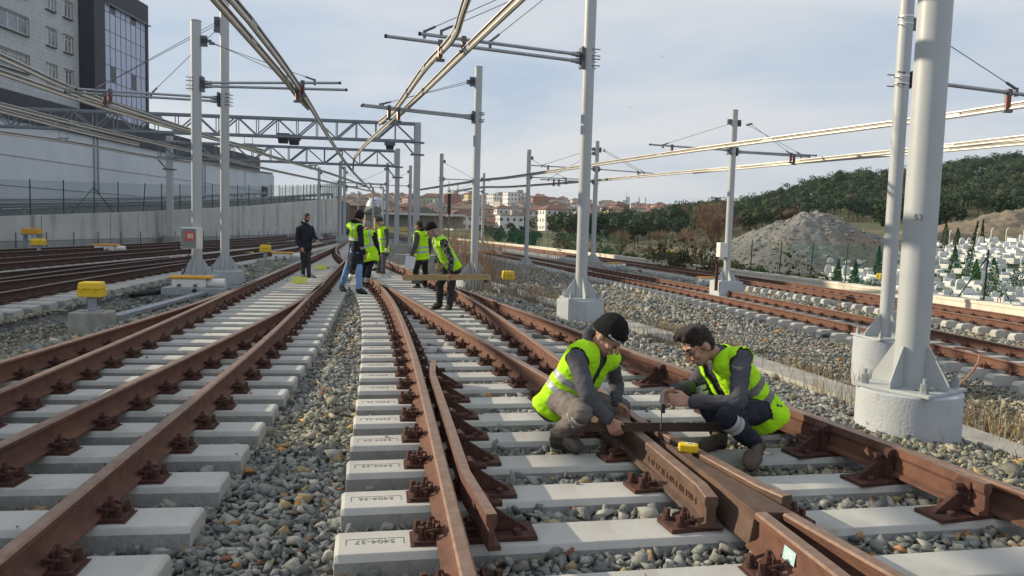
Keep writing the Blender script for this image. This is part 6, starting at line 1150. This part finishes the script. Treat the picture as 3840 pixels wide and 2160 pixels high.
pp_ = at(1537, 985, 18.5); pm = MB().box((0, 0, 0), (.24, .012, .31)); po = pm.build('paper_sheets', mat('paper', (.78, .78, .84), (.72, .72, .78), .7)); po.location = pp_; po.rotation_euler = (.15, .2, .1); tag(po, 'sheaf of white papers held low by the man with short black hair', 'paper')
J7 = PJ(dict(head=(1618, 864, 14.1), neck=(1642, 888, 14.2), shL=(1664, 912, 14.0), elL=(1690, 968, 13.9), wrL=(1690, 1022, 13.95), shR=(1640, 900, 14.55), elR=(1640, 952, 14.6), wrR=(1638, 985, 14.45), pelvis=(1694, 990, 14.3), knL=(1692, 1070, 14.15), anL=(1686, 1146, 14.2), toeL=(1672, 1163, 14.05), knR=(1650, 1066, 14.35), anR=(1648, 1136, 14.4), toeR=(1624, 1152, 14.3)), 14.3, f=(-.75, -.42, -.45), u=(-.25, 0, 1), nL=(-.6, .5, 0), nR=(.3, .5, 0))
person('person in a black beanie, plaid shirt and hi-vis vest bending with a plank in hand', J7, dict(jacket=plaid, trousers=DGREY, shoe=BOOTB, vest=1, vhem=-.10, open=.05, bands=((.10, .17),), vbands=1, hat=KNIT, beard=GREYB, tw=1.5, jlow=-.10), .0105)
a, b = at(1513, 1041, 14.25), at(1836, 1039, 13.75); u_ = (b-a); plk = MB().box((0, 0, 0), (u_.length, .028, .105)); plk = plk.build('wooden_plank', MT['wood'], bev=.003); plk.location = (a+b)/2; plk.rotation_euler = (0, -math.asin(u_.z/u_.length), math.atan2(u_.y, u_.x)); tag(plk, 'long pale wooden plank carried level by the man in the plaid shirt', 'plank'); MB().box((-u_.length/2-.002, 0, 0), (.012, .03, .107)).build('red_end', REDC, plk); MB().box((u_.length/2-.07, 0, -.075), (.05, .05, .05)).build('end_block', MT['black'], plk); MB().box((-u_.length/2+.25, .0, -.08), (.16, .03, .06)).build('end_block', MT['steel_dark'], plk)
# ------------------------------------------------------------------ tools on the frog
a, b = at(2152, 1622, 5.12), at(2712, 1608, 5.22); a.z = b.z = .222; u_ = b-a; sb = MB().box((0, 0, 0), (u_.length, .012, .062)).build('straightedge', mat('straightedge_steel', (.055, .034, .026), (.08, .05, .036), .55, metal=.3, scale=8), bev=.001); sb.location = (a+b)/2; sb.rotation_euler = (0, 0, math.atan2(u_.y, u_.x)); tag(sb, 'dark steel straightedge laid across the frog between the two crouching men', 'straightedge')
c0 = at(2477, 1612, 5.14); c1 = at(2486, 1470, 5.20); u_ = (c1-c0); dp = thing('depth_caliper', 'thin steel caliper held upright on the straightedge by the man without a hat', 'caliper', c0); MB().cyl((0, 0, 0), u_*.75, .0042, n=6).build('blade', MT['steel_dark'], dp); q = u_*.52; MB().box(q+u_*.22, (.018, .012, .14)).build('slider', MT['galv'], dp); MB().box(q+Vector((.012, -.002, .01)), (.020, .014, .06)).build('thumb_screw', MT['black'], dp)
c0 = Vector((1.13, 4.72, .192)); tp = thing('tape_measure', 'yellow tape measure lying on top of the frog', 'tape measure', c0, -.25)
m = MB(); m.prism([(-.055, -.038, 0), (.045, -.040, 0), (.060, -.022, 0), (.060, .030, 0), (.035, .042, 0), (-.050, .040, 0), (-.062, .02, 0), (-.062, -.02, 0)], (0, 0, .048)); m.build('case', MT['yellow'], tp, bev=.008); MB().box((.012, .0, .0485), (.055, .035, .004)).build('label_plate', MT['white'], tp); MB().box((.012, .0, .0508), (.034, .010, .002)).build('label_mark', MT['steel_dark'], tp); MB().box((-.066, -.02, .012), (.012, .02, .022)).build('tape_end', MT['galv'], tp)
# ------------------------------------------------------------------ air: thin winter haze round the whole place
hm_ = bpy.data.materials.new('haze'); hm_.use_nodes = True; t = hm_.node_tree; t.nodes.clear(); o_ = t.nodes.new('ShaderNodeOutputMaterial'); v_ = t.nodes.new('ShaderNodeVolumePrincipled'); v_.inputs['Density'].default_value = .00013; v_.inputs['Color'].default_value = (.86, .92, 1, 1); v_.inputs['Anisotropy'].default_value = .2; t.links.new(v_.outputs[0], o_.inputs['Volume'])
zl = float(GZ.min())-1; hz = MB().box((0, 2050, (zl+130)/2), (6600, 4340, 130-zl)).build('haze', hm_); tag(hz, kind='stuff')
